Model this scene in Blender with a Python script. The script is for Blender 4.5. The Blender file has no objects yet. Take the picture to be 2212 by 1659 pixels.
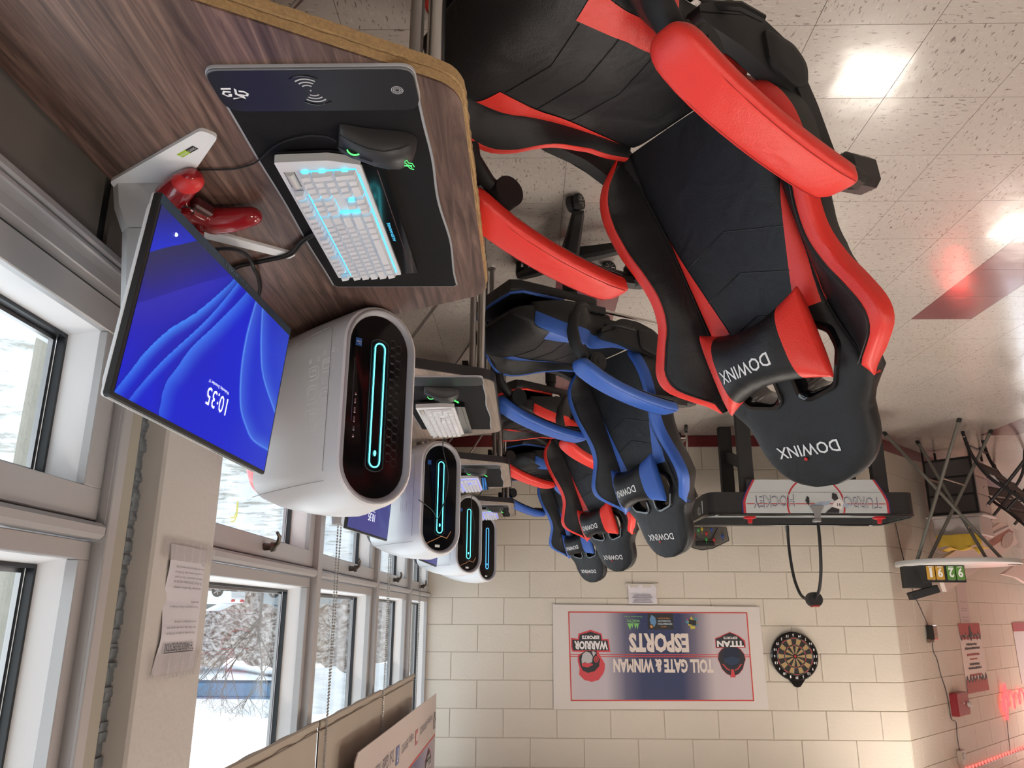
import bpy, bmesh, math, random
from mathutils import Vector, Matrix
random.seed(7)
S = bpy.context.scene
COL = S.collection
PI = math.pi
# ------------------------------------------------------------------ camera
PITCH, YAW, ROLL, CH, FPX = math.radians(16.3), math.radians(1.2), math.radians(0.25), 1.49, 1700.0
Fv = Vector((math.sin(YAW)*math.cos(PITCH), math.cos(YAW)*math.cos(PITCH), -math.sin(PITCH)))
Rv = Vector((math.cos(YAW), -math.sin(YAW), 0.0)); Uv = Rv.cross(Fv)
Rr = Rv*math.cos(ROLL) + Uv*math.sin(ROLL); Ur = -Rv*math.sin(ROLL) + Uv*math.cos(ROLL)
cam_d = bpy.data.cameras.new('camera'); cam = bpy.data.objects.new('camera', cam_d); COL.objects.link(cam)
# the phone was held upside down: the camera is rolled by half a turn
X, Y, Z = -Rr, -Ur, -Fv
cam.matrix_world = Matrix(((X.x, Y.x, Z.x, 0.0), (X.y, Y.y, Z.y, 0.0), (X.z, Y.z, Z.z, CH), (0, 0, 0, 1)))
cam_d.sensor_fit = 'HORIZONTAL'; cam_d.sensor_width = 36.0; cam_d.lens = FPX/2212*36.0
cam_d.clip_start = 0.02; cam_d.clip_end = 300
S.camera = cam
# ------------------------------------------------------------------ world and light
W = bpy.data.worlds.new('overcast_sky'); S.world = W; W.use_nodes = True
WN = W.node_tree.nodes; WL = W.node_tree.links
wtc = WN.new('ShaderNodeTexCoord'); wsep = WN.new('ShaderNodeSeparateXYZ'); wr = WN.new('ShaderNodeValToRGB')
WL.new(wtc.outputs['Generated'], wsep.inputs[0]); WL.new(wsep.outputs['Z'], wr.inputs[0])
wr.color_ramp.elements[0].color = (0.86, 0.90, 0.96, 1); wr.color_ramp.elements[1].color = (0.80, 0.88, 1.0, 1)
WL.new(wr.outputs[0], WN['Background'].inputs['Color']); WN['Background'].inputs['Strength'].default_value = 1.9
S.view_settings.view_transform = 'Standard'; S.view_settings.look = 'None'
S.view_settings.gamma = 1.0; S.view_settings.use_curve_mapping = False
S.view_settings.exposure = 0.80
CEIL = 3.05
PANELS = [(-3.0, 5.9), (-0.9, 5.0), (-3.0, 3.3), (-0.9, 2.6), (-2.6, 0.3), (-0.6, -0.6), (-5.97, 8.75), (-4.9, 1.2)]
PANEL_E = 15.0

# ------------------------------------------------------------------ materials
def mat(name, col, rough=0.5, metal=0.0, coat=0.0, emit=None, es=0.0, bump=0.0, bscale=200.0, spec=None, var=0.0, vscale=8.0, trans=0.0, alpha=1.0, coat_r=0.1, fold=0.0):
    m = bpy.data.materials.new(name); m.use_nodes = True
    nt = m.node_tree; N = nt.nodes; L = nt.links; b = N['Principled BSDF']
    c = (col[0], col[1], col[2], 1)
    b.inputs['Base Color'].default_value = c; b.inputs['Roughness'].default_value = rough
    b.inputs['Metallic'].default_value = metal; b.inputs['Coat Weight'].default_value = coat; b.inputs['Coat Roughness'].default_value = coat_r
    if spec is not None: b.inputs['Specular IOR Level'].default_value = spec
    if trans: b.inputs['Transmission Weight'].default_value = trans
    if alpha < 1: b.inputs['Alpha'].default_value = alpha
    if emit: b.inputs['Emission Color'].default_value = (*emit, 1); b.inputs['Emission Strength'].default_value = es
    tc = N.new('ShaderNodeTexCoord')
    if var > 0:
        n = N.new('ShaderNodeTexNoise'); n.inputs['Scale'].default_value = vscale; n.inputs['Detail'].default_value = 4
        L.new(tc.outputs['Object'], n.inputs['Vector'])
        mx = N.new('ShaderNodeMix'); mx.data_type = 'RGBA'
        mx.inputs['A'].default_value = tuple(max(0, v*(1-var)) for v in col)+(1,)
        mx.inputs['B'].default_value = tuple(min(1, v*(1+var)) for v in col)+(1,)
        L.new(n.outputs['Fac'], mx.inputs['Factor']); L.new(mx.outputs['Result'], b.inputs['Base Color'])
    if bump > 0:
        n2 = N.new('ShaderNodeTexNoise'); n2.inputs['Scale'].default_value = bscale; n2.inputs['Detail'].default_value = 3
        L.new(tc.outputs['Object'], n2.inputs['Vector'])
        bp = N.new('ShaderNodeBump'); bp.inputs['Strength'].default_value = bump; bp.inputs['Distance'].default_value = 0.002
        L.new(n2.outputs['Fac'], bp.inputs['Height']); L.new(bp.outputs['Normal'], b.inputs['Normal'])
        if fold > 0:
            n3 = N.new('ShaderNodeTexNoise'); n3.inputs['Scale'].default_value = 9; n3.inputs['Detail'].default_value = 2; n3.inputs['Distortion'].default_value = 1.2; L.new(tc.outputs['Object'], n3.inputs['Vector'])
            b3 = N.new('ShaderNodeBump'); b3.inputs['Strength'].default_value = fold; b3.inputs['Distance'].default_value = 0.012
            L.new(n3.outputs['Fac'], b3.inputs['Height']); L.new(b3.outputs['Normal'], bp.inputs['Normal'])
    return m

def glow(name, col, s):
    m = bpy.data.materials.new(name); m.use_nodes = True; N = m.node_tree.nodes; N.clear()
    o = N.new('ShaderNodeOutputMaterial'); e = N.new('ShaderNodeEmission'); e.inputs[0].default_value = (*col, 1); e.inputs[1].default_value = s
    m.node_tree.links.new(e.outputs[0], o.inputs[0]); return m

def tile_mat(name, base, dark, light, along_x, rough=0.16):
    m = mat(name, base, rough, coat=0.25, coat_r=0.05)
    nt = m.node_tree; N = nt.nodes; L = nt.links; b = N['Principled BSDF']
    g = N.new('ShaderNodeNewGeometry'); mp = N.new('ShaderNodeMapping'); L.new(g.outputs['Position'], mp.inputs[0])
    mp.inputs['Scale'].default_value = (42, 140, 42) if along_x else (140, 42, 42)
    n = N.new('ShaderNodeTexNoise'); n.inputs['Scale'].default_value = 1.0; n.inputs['Detail'].default_value = 2.5; n.inputs['Distortion'].default_value = 0.6
    L.new(mp.outputs[0], n.inputs['Vector'])
    r = N.new('ShaderNodeValToRGB'); e = r.color_ramp.elements
    e[0].position = 0.335; e[0].color = (*dark, 1); e[1].position = 0.37; e[1].color = (*base, 1)
    a = e.new(0.62); a.color = (*base, 1); a2 = e.new(0.70); a2.color = (*light, 1)
    L.new(n.outputs['Fac'], r.inputs[0])
    n3 = N.new('ShaderNodeTexNoise'); n3.inputs['Scale'].default_value = 1.3; L.new(g.outputs['Position'], n3.inputs['Vector'])
    mx = N.new('ShaderNodeMix'); mx.data_type = 'RGBA'; mx.blend_type = 'MULTIPLY'; mx.inputs['Factor'].default_value = 0.25
    L.new(r.outputs[0], mx.inputs['A']); L.new(n3.outputs['Color'], mx.inputs['B'])
    hs = N.new('ShaderNodeMix'); hs.data_type = 'RGBA'; hs.inputs['Factor'].default_value = 0.12
    L.new(r.outputs[0], hs.inputs['A']); L.new(n3.outputs['Fac'], hs.inputs['B']); L.new(hs.outputs['Result'], b.inputs['Base Color'])
    n2 = N.new('ShaderNodeTexNoise'); n2.inputs['Scale'].default_value = 14; L.new(mp.outputs[0], n2.inputs['Vector'])
    n4 = N.new('ShaderNodeTexNoise'); n4.inputs['Scale'].default_value = 9; L.new(g.outputs['Position'], n4.inputs['Vector'])
    bp = N.new('ShaderNodeBump'); bp.inputs['Strength'].default_value = 0.25; bp.inputs['Distance'].default_value = 0.004
    L.new(n4.outputs['Fac'], bp.inputs['Height']); L.new(bp.outputs['Normal'], b.inputs['Normal'])
    return m

def wood_mat(name, c1, c2, c3, axis='Y', rough=0.38, sc=1.0):
    m = mat(name, c1, rough); nt = m.node_tree; N = nt.nodes; L = nt.links; b = N['Principled BSDF']
    g = N.new('ShaderNodeNewGeometry'); mp = N.new('ShaderNodeMapping'); L.new(g.outputs['Position'], mp.inputs[0])
    s = {'Y': (46, 2.6, 46), 'X': (2.6, 46, 46), 'Z': (46, 46, 2.6)}[axis]
    mp.inputs['Scale'].default_value = tuple(v*sc for v in s)
    n = N.new('ShaderNodeTexNoise'); n.inputs['Scale'].default_value = 1.0; n.inputs['Detail'].default_value = 8; n.inputs['Distortion'].default_value = 1.6; n.inputs['Roughness'].default_value = 0.65
    L.new(mp.outputs[0], n.inputs['Vector'])
    mp2 = N.new('ShaderNodeMapping'); L.new(g.outputs['Position'], mp2.inputs[0]); mp2.inputs['Scale'].default_value = tuple(v*0.22*sc for v in s)
    n2 = N.new('ShaderNodeTexNoise'); n2.inputs['Scale'].default_value = 1.0; n2.inputs['Detail'].default_value = 3; n2.inputs['Distortion'].default_value = 1.0
    L.new(mp2.outputs[0], n2.inputs['Vector'])
    r = N.new('ShaderNodeValToRGB'); e = r.color_ramp.elements
    e[0].position = 0.32; e[0].color = (*c2, 1); e[1].position = 0.72; e[1].color = (*c3, 1); k = e.new(0.5); k.color = (*c1, 1)
    L.new(n.outputs['Fac'], r.inputs[0])
    mx = N.new('ShaderNodeMix'); mx.data_type = 'RGBA'; mx.blend_type = 'OVERLAY'; mx.inputs['Factor'].default_value = 0.75
    L.new(r.outputs[0], mx.inputs['A']); L.new(n2.outputs['Fac'], mx.inputs['B']); L.new(mx.outputs['Result'], b.inputs['Base Color'])
    return m

BLK = mat('black_leather', (0.012, 0.012, 0.0135), 0.44, bump=0.35, bscale=420, spec=0.40, fold=0.35)
BLKP = mat('black_plastic', (0.012, 0.012, 0.013), 0.42)
BLKM = mat('black_matte', (0.018, 0.018, 0.019), 0.62)
BLKG = mat('black_gloss', (0.008, 0.008, 0.009), 0.08, coat=0.6)
RED = mat('red_leather', (0.88, 0.046, 0.034), 0.40, bump=0.3, bscale=420, fold=0.3)
BLUE = mat('blue_leather', (0.045, 0.135, 0.52), 0.42, bump=0.3, bscale=420)
WHT = mat('white_plastic', (0.82, 0.82, 0.84), 0.34)
WHT2 = mat('white_satin', (0.80, 0.80, 0.80), 0.5)
CHR = mat('chrome', (0.62, 0.61, 0.60), 0.18, metal=1.0)
STEEL = mat('dull_steel', (0.36, 0.35, 0.35), 0.3, metal=1.0)
GREYM = mat('grey_metal', (0.20, 0.195, 0.18), 0.4, metal=0.6)
PAINT = mat('cream_block_paint', (0.64, 0.575, 0.49), 0.60, bump=1.0, bscale=60, var=0.05, vscale=3)
GROUT = mat('painted_joint', (0.56, 0.50, 0.42), 0.7)
MAROON = mat('maroon_rubber', (0.16, 0.018, 0.022), 0.35)
FRAME = mat('aluminium_window_frame', (0.44, 0.42, 0.42), 0.38, metal=0.25)
FRAMEL = mat('white_window_reveal', (0.88, 0.87, 0.88), 0.45)
FRAMED = mat('dark_spandrel_panel', (0.17, 0.15, 0.135), 0.5, var=0.08, vscale=4)
GASK = mat('black_gasket', (0.012, 0.013, 0.016), 0.4)
PAPER = mat('paper', (0.66, 0.62, 0.66), 0.6)
TXTW = mat('white_print', (0.85, 0.85, 0.85), 0.5)
TXTK = mat('black_print', (0.02, 0.02, 0.02), 0.5)
BLIND = mat('beige_blind_fabric', (0.40, 0.34, 0.275), 0.75, bump=0.2, bscale=500)

# ------------------------------------------------------------------ mesh helpers
class MB:
    def __init__(s): s.v = []; s.f = []
    def add(s, vs, fs):
        o = len(s.v); s.v += [tuple(p) for p in vs]; s.f += [tuple(i+o for i in f) for f in fs]; return s
    def box(s, c, d, M=None, bev=0.0):
        x, y, z = d[0]/2, d[1]/2, d[2]/2
        if bev <= 0:
            vs = [Vector((sx*x, sy*y, sz*z)) for sz in (-1, 1) for sy in (-1, 1) for sx in (-1, 1)]
            fs = [(0, 2, 3, 1), (4, 5, 7, 6), (0, 1, 5, 4), (2, 6, 7, 3), (0, 4, 6, 2), (1, 3, 7, 5)]
        else:
            b = min(bev, x*.98, y*.98, z*.98); vs = []; key = {}
            for sz in (-1, 1):
                for sy in (-1, 1):
                    for sx in (-1, 1):
                        for a in range(3):
                            p = [sx*x, sy*y, sz*z]
                            for k in range(3):
                                if k != a: p[k] -= (sx, sy, sz)[k]*b
                            key[(sx, sy, sz, a)] = len(vs); vs.append(Vector(p))
            fs = []
            for a in range(3):
                u, w = [k for k in range(3) if k != a]
                for sg in (-1, 1):
                    q = []
                    for (p1, p2) in ((-1, -1), (1, -1), (1, 1), (-1, 1)):
                        t = [0, 0, 0]; t[a] = sg; t[u] = p1; t[w] = p2; q.append(key[(t[0], t[1], t[2], a)])
                    fs.append(tuple(q))
            for a in range(3):
                u, w = [k for k in range(3) if k != a]
                for su in (-1, 1):
                    for sw in (-1, 1):
                        t1 = [0, 0, 0]; t2 = [0, 0, 0]
                        t1[a] = -1; t2[a] = 1; t1[u] = t2[u] = su; t1[w] = t2[w] = sw
                        fs.append((key[(*t1, u)], key[(*t2, u)], key[(*t2, w)], key[(*t1, w)]))
            for sx in (-1, 1):
                for sy in (-1, 1):
                    for sz in (-1, 1): fs.append(tuple(key[(sx, sy, sz, a)] for a in range(3)))
        c = Vector(c)
        vs = [((M @ p) if M else p)+c for p in vs]
        return s.add(vs, fs)
    def tube(s, path, r, seg=10, cap=True, closed=False, flat=1.0, up=None):
        P = [Vector(p) for p in path]; n = len(P); rr = r if isinstance(r, (list, tuple)) else [r]*n
        vs = []; prev = None
        for i in range(n):
            if closed: t = P[(i+1) % n]-P[i-1]
            else: t = P[min(i+1, n-1)]-P[max(i-1, 0)]
            if t.length < 1e-9: t = Vector((0, 0, 1))
            t.normalize()
            if up is not None: a = Vector(up)-t*Vector(up).dot(t)
            elif prev is None: a = Vector((0, 0, 1)).cross(t) if abs(t.z) < 0.9 else Vector((1, 0, 0)).cross(t)
            else: a = prev-t*prev.dot(t)
            if a.length < 1e-6: a = Vector((1, 0, 0)).cross(t)
            a.normalize(); prev = a; b = t.cross(a)
            for k in range(seg):
                th = 2*PI*k/seg; vs.append(P[i]+a*(math.cos(th)*rr[i])+b*(math.sin(th)*rr[i]*flat))
        fs = []
        m = n if closed else n-1
        for i in range(m):
            j = (i+1) % n
            for k in range(seg):
                k2 = (k+1) % seg; fs.append((i*seg+k, i*seg+k2, j*seg+k2, j*seg+k))
        if cap and not closed: fs += [tuple(range(seg-1, -1, -1)), tuple((n-1)*seg+k for k in range(seg))]
        return s.add(vs, fs)
    def cyl(s, p0, p1, r, r1=None, seg=16): return s.tube([p0, p1], [r, r if r1 is None else r1], seg)
    def loft(s, rings, cap=True):
        n = len(rings[0]); vs = [p for R in rings for p in R]; fs = []
        for i in range(len(rings)-1):
            for k in range(n):
                k2 = (k+1) % n; fs.append((i*n+k, i*n+k2, (i+1)*n+k2, (i+1)*n+k))
        if cap: fs += [tuple(range(n-1, -1, -1)), tuple((len(rings)-1)*n+k for k in range(n))]
        return s.add(vs, fs)
    def grid(s, fn, nu, nv):
        vs = [fn(i/nu, j/nv) for i in range(nu+1) for j in range(nv+1)]
        fs = [(i*(nv+1)+j, (i+1)*(nv+1)+j, (i+1)*(nv+1)+j+1, i*(nv+1)+j+1) for i in range(nu) for j in range(nv)]
        return s.add(vs, fs)
    def prism(s, poly, fn, a, b):
        n = len(poly); vs = [fn(p[0], p[1], a) for p in poly]+[fn(p[0], p[1], b) for p in poly]
        fs = [tuple(range(n-1, -1, -1)), tuple(range(n, 2*n))]+[(k, (k+1) % n, n+(k+1) % n, n+k) for k in range(n)]
        return s.add(vs, fs)
    def sphere(s, c, r, seg=8, rings=5, sc=(1, 1, 1)):
        vs = [Vector((0, 0, 1))]; fs = []
        for i in range(1, rings):
            ph = PI*i/rings
            for k in range(seg): th = 2*PI*k/seg; vs.append(Vector((math.sin(ph)*math.cos(th), math.sin(ph)*math.sin(th), math.cos(ph))))
        vs.append(Vector((0, 0, -1))); e = len(vs)-1
        for k in range(seg):
            k2 = (k+1) % seg; fs.append((0, 1+k, 1+k2)); fs.append((e, e-seg+k2, e-seg+k))
        for i in range(rings-2):
            for k in range(seg):
                k2 = (k+1) % seg; fs.append((1+i*seg+k, 1+(i+1)*seg+k, 1+(i+1)*seg+k2, 1+i*seg+k2))
        return s.add([Vector((p.x*sc[0], p.y*sc[1], p.z*sc[2]))*r+Vector(c) for p in vs], fs)
    def obj(s, name, m, parent=None, smooth=35, loc=None):
        me = bpy.data.meshes.new(name); me.from_pydata([tuple(p) for p in s.v], [], s.f); me.update()
        bm = bmesh.new(); bm.from_mesh(me); bmesh.ops.recalc_face_normals(bm, faces=bm.faces); bm.to_mesh(me); bm.free()
        if m: me.materials.append(m)
        if smooth:
            me.polygons.foreach_set('use_smooth', [True]*len(me.polygons)); me.set_sharp_from_angle(angle=math.radians(smooth))
        o = bpy.data.objects.new(name, me); COL.objects.link(o)
        if parent: o.parent = parent
        if loc: o.location = loc
        return o

def tag(o, label=None, cat=None, group=None, kind=None):
    if label: o['label'] = label
    if cat: o['category'] = cat
    if group: o['group'] = group
    if kind: o['kind'] = kind
    return o
def thing(name, label, cat, loc=(0, 0, 0), rz=0.0, group=None, rot=None):
    o = bpy.data.objects.new(name, None); COL.objects.link(o); o.empty_display_size = 0.05
    o.location = loc; o.rotation_euler = rot if rot else (0, 0, rz)
    return tag(o, label, cat, group)
def struct(name, mb, m, smooth=35, label=None):
    o = mb.obj(name, m, None, smooth); o['kind'] = 'structure'
    if label: o['label'] = label
    return o
def copyo(src, parent, M=None, loc=None, name=None):
    c = src.copy()
    if name: c.name = name
    COL.objects.link(c); c.parent = parent
    if loc is not None: c.location = loc
    return c
_tc = {}
def text_mesh(body, bold=0.0):
    k = (body, bold)
    if k not in _tc:
        cu = bpy.data.curves.new('t', 'FONT'); cu.body = body; cu.size = 1.0; cu.offset = bold; cu.resolution_u = 2
        ob = bpy.data.objects.new('t', cu); COL.objects.link(ob); bpy.context.view_layer.update()
        me = bpy.data.meshes.new_from_object(ob)
        vs = [v.co.copy() for v in me.vertices]; fs = [tuple(p.vertices) for p in me.polygons]
        bpy.data.objects.remove(ob); bpy.data.meshes.remove(me)
        x0 = min(v.x for v in vs); x1 = max(v.x for v in vs); y0 = min(v.y for v in vs); y1 = max(v.y for v in vs)
        _tc[k] = ([((v.x-x0)/(x1-x0), (v.y-y0)/(y1-y0)) for v in vs], fs)
    return _tc[k]
def text_into(mb, body, fn, w, h, bold=0.0):
    """fn(a,b) with a in 0..w, b in 0..h gives a 3D point"""
    vs, fs = text_mesh(body, bold); mb.add([fn(a*w, b*h) for a, b in vs], fs); return mb
def lerp_tab(tab, x):
    if x <= tab[0][0]: return tab[0][1]
    for (a, va), (b, vb) in zip(tab, tab[1:]):
        if x <= b: t = (x-a)/(b-a); return va+(vb-va)*t
    return tab[-1][1]
def smooth_tab(tab, x):
    if x <= tab[0][0]: return tab[0][1]
    n = len(tab)
    for i in range(n-1):
        if x <= tab[i+1][0]:
            x0, y0 = tab[max(i-1, 0)]; x1, y1 = tab[i]; x2, y2 = tab[i+1]; x3, y3 = tab[min(i+2, n-1)]
            t = (x-x1)/(x2-x1); m1 = (y2-y0)/max(x2-x0, 1e-6)*(x2-x1); m2 = (y3-y1)/max(x3-x1, 1e-6)*(x2-x1)
            return (2*t**3-3*t*t+1)*y1+(t**3-2*t*t+t)*m1+(-2*t**3+3*t*t)*y2+(t**3-t*t)*m2
    return tab[-1][1]
def rot_z(a): return Matrix.Rotation(a, 3, 'Z')
def rrect(w, h, r, n=5):
    pts = []
    for cx, cy, a0 in ((w/2-r, h/2-r, 0), (-w/2+r, h/2-r, 90), (-w/2+r, -h/2+r, 180), (w/2-r, -h/2+r, 270)):
        for i in range(n+1):
            a = math.radians(a0+90*i/n); pts.append((cx+r*math.cos(a), cy+r*math.sin(a)))
    return pts
def round_poly(poly, r, n=5):
    out = []; N = len(poly); rs = r if isinstance(r, (list, tuple)) else [r]*N
    for i in range(N):
        p0 = Vector(poly[i-1]); p = Vector(poly[i]); p1 = Vector(poly[(i+1) % N])
        d0 = (p0-p).normalized(); d1 = (p1-p).normalized(); a = p+d0*rs[i]; b = p+d1*rs[i]
        for k in range(n+1):
            t = k/n; q = a*(1-t)**2+p*2*t*(1-t)+b*t*t; out.append((q.x, q.y))
    return out
# ------------------------------------------------------------------ floor
TILE_A = tile_mat('floor_tile_streaks_across', (0.47, 0.415, 0.375), (0.17, 0.125, 0.105), (0.56, 0.51, 0.47), True)
TILE_B = tile_mat('floor_tile_streaks_along', (0.47, 0.415, 0.375), (0.17, 0.125, 0.105), (0.56, 0.51, 0.47), False)
TILE_R = tile_mat('floor_tile_maroon', (0.16, 0.016, 0.022), (0.12, 0.010, 0.015), (0.18, 0.022, 0.028), True)
floor = struct('floor', MB().box((-3.1, 2.9, -0.06), (7.8, 14.2, 0.114)), mat('tile_joint_dark', (0.12, 0.09, 0.075), 0.6), 0)
TX, TY, DX, DY = -0.133, 1.119, 0.312, 0.309
def tmesh(m):
    o = MB().box((0, 0, -0.0015), (DX-0.0016, DY-0.0016, 0.003)).obj('floor_tile', m, floor, 0); return o
protos = {}
rest = {0: MB(), 1: MB(), 2: MB()}
for i in range(-3, 22):
    for j in range(-16, 28):
        cx = TX-DX*(i+0.5); cy = TY+DY*(j+0.5)
        if cx < -6.9 or cx > 0.84: continue
        if cy > 6.75 and cx > -2.9: continue
        k = (i+j) % 2
        if (i == 0 and cy > 3.28) or (i == 6 and cy < 3.90) or (i == 12 and cy < 6.68): k = 2
        if -4.25 < cx < 0.5 and 1.40 < cy < 6.75:
            if k not in protos:
                protos[k] = tmesh((TILE_A, TILE_B, TILE_R)[k]); protos[k].location = (cx, cy, 0)
                if k == 2: protos[k]['label'] = 'maroon vinyl tile of a floor stripe'
            else: copyo(protos[k], floor, loc=(cx, cy, 0))
        else: rest[k].box((cx, cy, -0.0015), (DX-0.0016, DY-0.0016, 0.003))
for k in rest:
    if rest[k].v: tag(rest[k].obj('outlying_tiles', (TILE_A, TILE_B, TILE_R)[k], floor, 0), kind='stuff')

# ------------------------------------------------------------------ block walls
YW = 6.70; CX0 = -2.97
BW, BH, BZ = 0.4225, 0.2125, 0.083
wall_back = struct('wall_back', MB().box(((CX0+0.95)/2, YW+0.106, 1.6), (0.95-CX0, 0.2, 3.3)), GROUT, 0)
bfull = MB().box((0, 0, 0), (BW-0.005, 0.02, BH-0.005), bev=0.003).obj('block', PAINT, wall_back, 0)
bfull.location = (-0.435, YW+0.01, BZ+BH*1.5)
first = True
for k in range(-1, 14):
    z0 = BZ+BH*k; z1 = min(z0+BH, CEIL); z0 = max(z0, 0.0)
    off = -0.224 if k % 2 == 0 else -0.224+BW/2
    m = math.floor((0.80-off)/BW)
    x1 = off+BW*(m+1)
    while x1 > CX0:
        a, b = max(x1-BW, CX0), min(x1, 0.85)
        x1 -= BW
        if b-a < 0.02: continue
        if abs((b-a)-BW) < 1e-4 and abs(z1-z0-BH) < 1e-4:
            c = (0.5*(a+b), YW+0.01, 0.5*(z0+z1))
            if first: bfull.location = c; first = False
            else: copyo(bfull, wall_back, loc=c)
        else:
            MB().box((0, 0, 0), (b-a-0.005, 0.02, z1-z0-0.005), bev=0.003).obj('block', PAINT, wall_back, 0, loc=(0.5*(a+b), YW+0.01, 0.5*(z0+z1)))
S45 = math.sqrt(0.5); WD = Vector((-S45, S45, 0)); WN_ = Vector((-S45, -S45, 0)); WC = Vector((CX0, YW, 0))
def lw(t, z, off=0.0): return WC+WD*t+WN_*off+Vector((0, 0, z))
RL = Matrix((WD, WN_, Vector((0, 0, 1)))).transposed()
RL4 = RL.to_euler()
wall_left = struct('wall_left', MB().box(lw(2.8, 1.6, -0.106), (5.6, 0.2, 3.3), RL), GROUT, 0)
proto = None
for k in range(-1, 14):
    z0 = BZ+BH*k; z1 = min(z0+BH, CEIL); z0 = max(z0, 0.0)
    t = -BW*(0.5 if k % 2 else 0.0)
    while t < 3.8:
        a, b = max(t, 0.0), t+BW
        t += BW
        if b-a < 0.02: continue
        full = abs((b-a)-BW) < 1e-4 and abs(z1-z0-BH) < 1e-4
        if full and proto: o = copyo(proto, wall_left, loc=lw(0.5*(a+b), 0.5*(z0+z1), -0.01)); continue
        o = MB().box((0, 0, 0), (b-a-0.0035, 0.02, z1-z0-0.0035), bev=0.002).obj('block', PAINT, wall_left, 0, loc=lw(0.5*(a+b), 0.5*(z0+z1), -0.01))
        o.rotation_euler = RL4
        if full: proto = o
PLAIN = mat('plain_cream_wall', (0.60, 0.54, 0.46), 0.7)
struct('wall_rear', MB().box((-3.1, -3.95, 1.6), (7.8, 0.15, 3.3)), PLAIN, 0)
struct('wall_far_left', MB().box((-7.0, 3.1, 1.6), (0.15, 14.2, 3.3)), PLAIN, 0)
struct('ceiling', MB().box((-3.1, 3.1, CEIL+0.05), (8.2, 14.4, 0.1)), mat('ceiling_board', (0.75, 0.73, 0.70), 0.9), 0)
struct('baseboard_back', MB().box(((CX0+0.8)/2, YW-0.004, 0.05), (0.8-CX0, 0.008, 0.10), bev=0.003), MAROON, 0)
struct('baseboard_left', MB().box(lw(2.1, 0.05, 0.004), (4.2, 0.008, 0.10), RL, bev=0.003), MAROON, 0)

# ------------------------------------------------------------------ window wall
WX = 0.80
wr_ = MB()
wr_.box((0.90, -1.86, 1.6), (0.20, 4.24, 3.3)).box((0.90, 2.0+1.0, 0.42), (0.2, 8.0, 0.85)).box((0.92, 1.77, 1.6), (0.24, 0.22, 3.3)).box((0.90, 3.5, 3.1), (0.2, 7.0, 0.3))
struct('wall_right', wr_, PLAIN, 0)
pil = MB().box((0.865, 1.815, 1.55), (0.17, 0.32, 3.1), bev=0.006)
PILM = mat('pale_painted_pillar', (0.56, 0.52, 0.485), 0.55, bump=1.0, bscale=45, var=0.05, vscale=5)
struct('wall_pillar', pil, PILM, 0)
tr = MB().box((0.87, 1.515, 1.90), (0.13, 0.03, 2.1), bev=0.003)
struct('trim_1', tr, FRAME, 0)
struct('trim_2', MB().box((0.845, 1.570, 1.9), (0.07, 0.050, 2.1), bev=0.003), mat('tan_jamb_strip', (0.35, 0.32, 0.26), 0.5), 0)
struct('trim_3', MB().box((0.865, 1.610, 1.9), (0.06, 0.034, 2.1), bev=0.003), FRAMEL, 0)
caulk = MB()
for i in range(220):
    z = 0.9+2.0*i/220; caulk.box((0.862+random.uniform(-.004, .004), 1.640+random.uniform(-.003, .003), z), (0.07, 0.030, 0.0095))
struct('trim_4', caulk, mat('grey_crumbling_caulk', (0.20, 0.22, 0.24), 0.8, var=0.3, vscale=40), 0)
struct('trim_5', MB().box((0.875, 1.54, 1.9), (0.09, 0.016, 2.1)), GASK, 0)
# spandrel panels below the sill
struct('trim_6', MB().box((0.792, 0.72, 0.645), (0.016, 1.13, 0.40), bev=0.002), FRAMED, 0)
struct('trim_7', MB().box((0.792, 4.03, 0.645), (0.016, 5.42, 0.40), bev=0.002), FRAMED, 0)
struct('trim_8', MB().box((0.798, 3.4, 0.645), (0.008, 6.8, 0.40)), GASK, 0)
struct('trim_9', MB().box((0.785, 3.5, 0.852), (0.03, 6.5, 0.018), bev=0.004).box((0.80, 3.5, 0.868), (0.05, 6.5, 0.012), bev=0.003), FRAME, 0)
GLASS = bpy.data.materials.new('window_glass'); GLASS.use_nodes = True
gn = GLASS.node_tree.nodes; gl = GLASS.node_tree.links; gn.clear()
go = gn.new('ShaderNodeOutputMaterial'); gm = gn.new('ShaderNodeMixShader'); gt = gn.new('ShaderNodeBsdfTransparent'); gg = gn.new('ShaderNodeBsdfGlossy'); gf = gn.new('ShaderNodeLayerWeight'); gp_ = gn.new('ShaderNodeMath'); gp_.operation = 'POWER'; gp_.inputs[1].default_value = 4.0; ga_ = gn.new('ShaderNodeMath'); ga_.operation = 'MULTIPLY_ADD'; ga_.inputs[1].default_value = 0.85; ga_.inputs[2].default_value = 0.06
gf.inputs[0].default_value = 0.5; gg.inputs['Roughness'].default_value = 0.01; gt.inputs[0].default_value = (0.93, 0.96, 0.95, 1)
gl.new(gf.outputs['Facing'], gp_.inputs[0]); gl.new(gp_.outputs[0], ga_.inputs[0]); gl.new(ga_.outputs[0], gm.inputs[0]); gl.new(gt.outputs[0], gm.inputs[1]); gl.new(gg.outputs[0], gm.inputs[2]); gl.new(gm.outputs[0], go.inputs[0])
def ring(mb, y0, y1, z0, z1, w, x0, x1, bev=0.002):
    xc, xs = (x0+x1)/2, x1-x0
    mb.box((xc, (y0+y1)/2, z0+w/2), (xs, y1-y0, w), bev=bev).box((xc, (y0+y1)/2, z1-w/2), (xs, y1-y0, w), bev=bev)
    mb.box((xc, y0+w/2, (z0+z1)/2), (xs, w, z1-z0-2*w), bev=bev).box((xc, y1-w/2, (z0+z1)/2), (xs, w, z1-z0-2*w), bev=bev)
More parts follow.
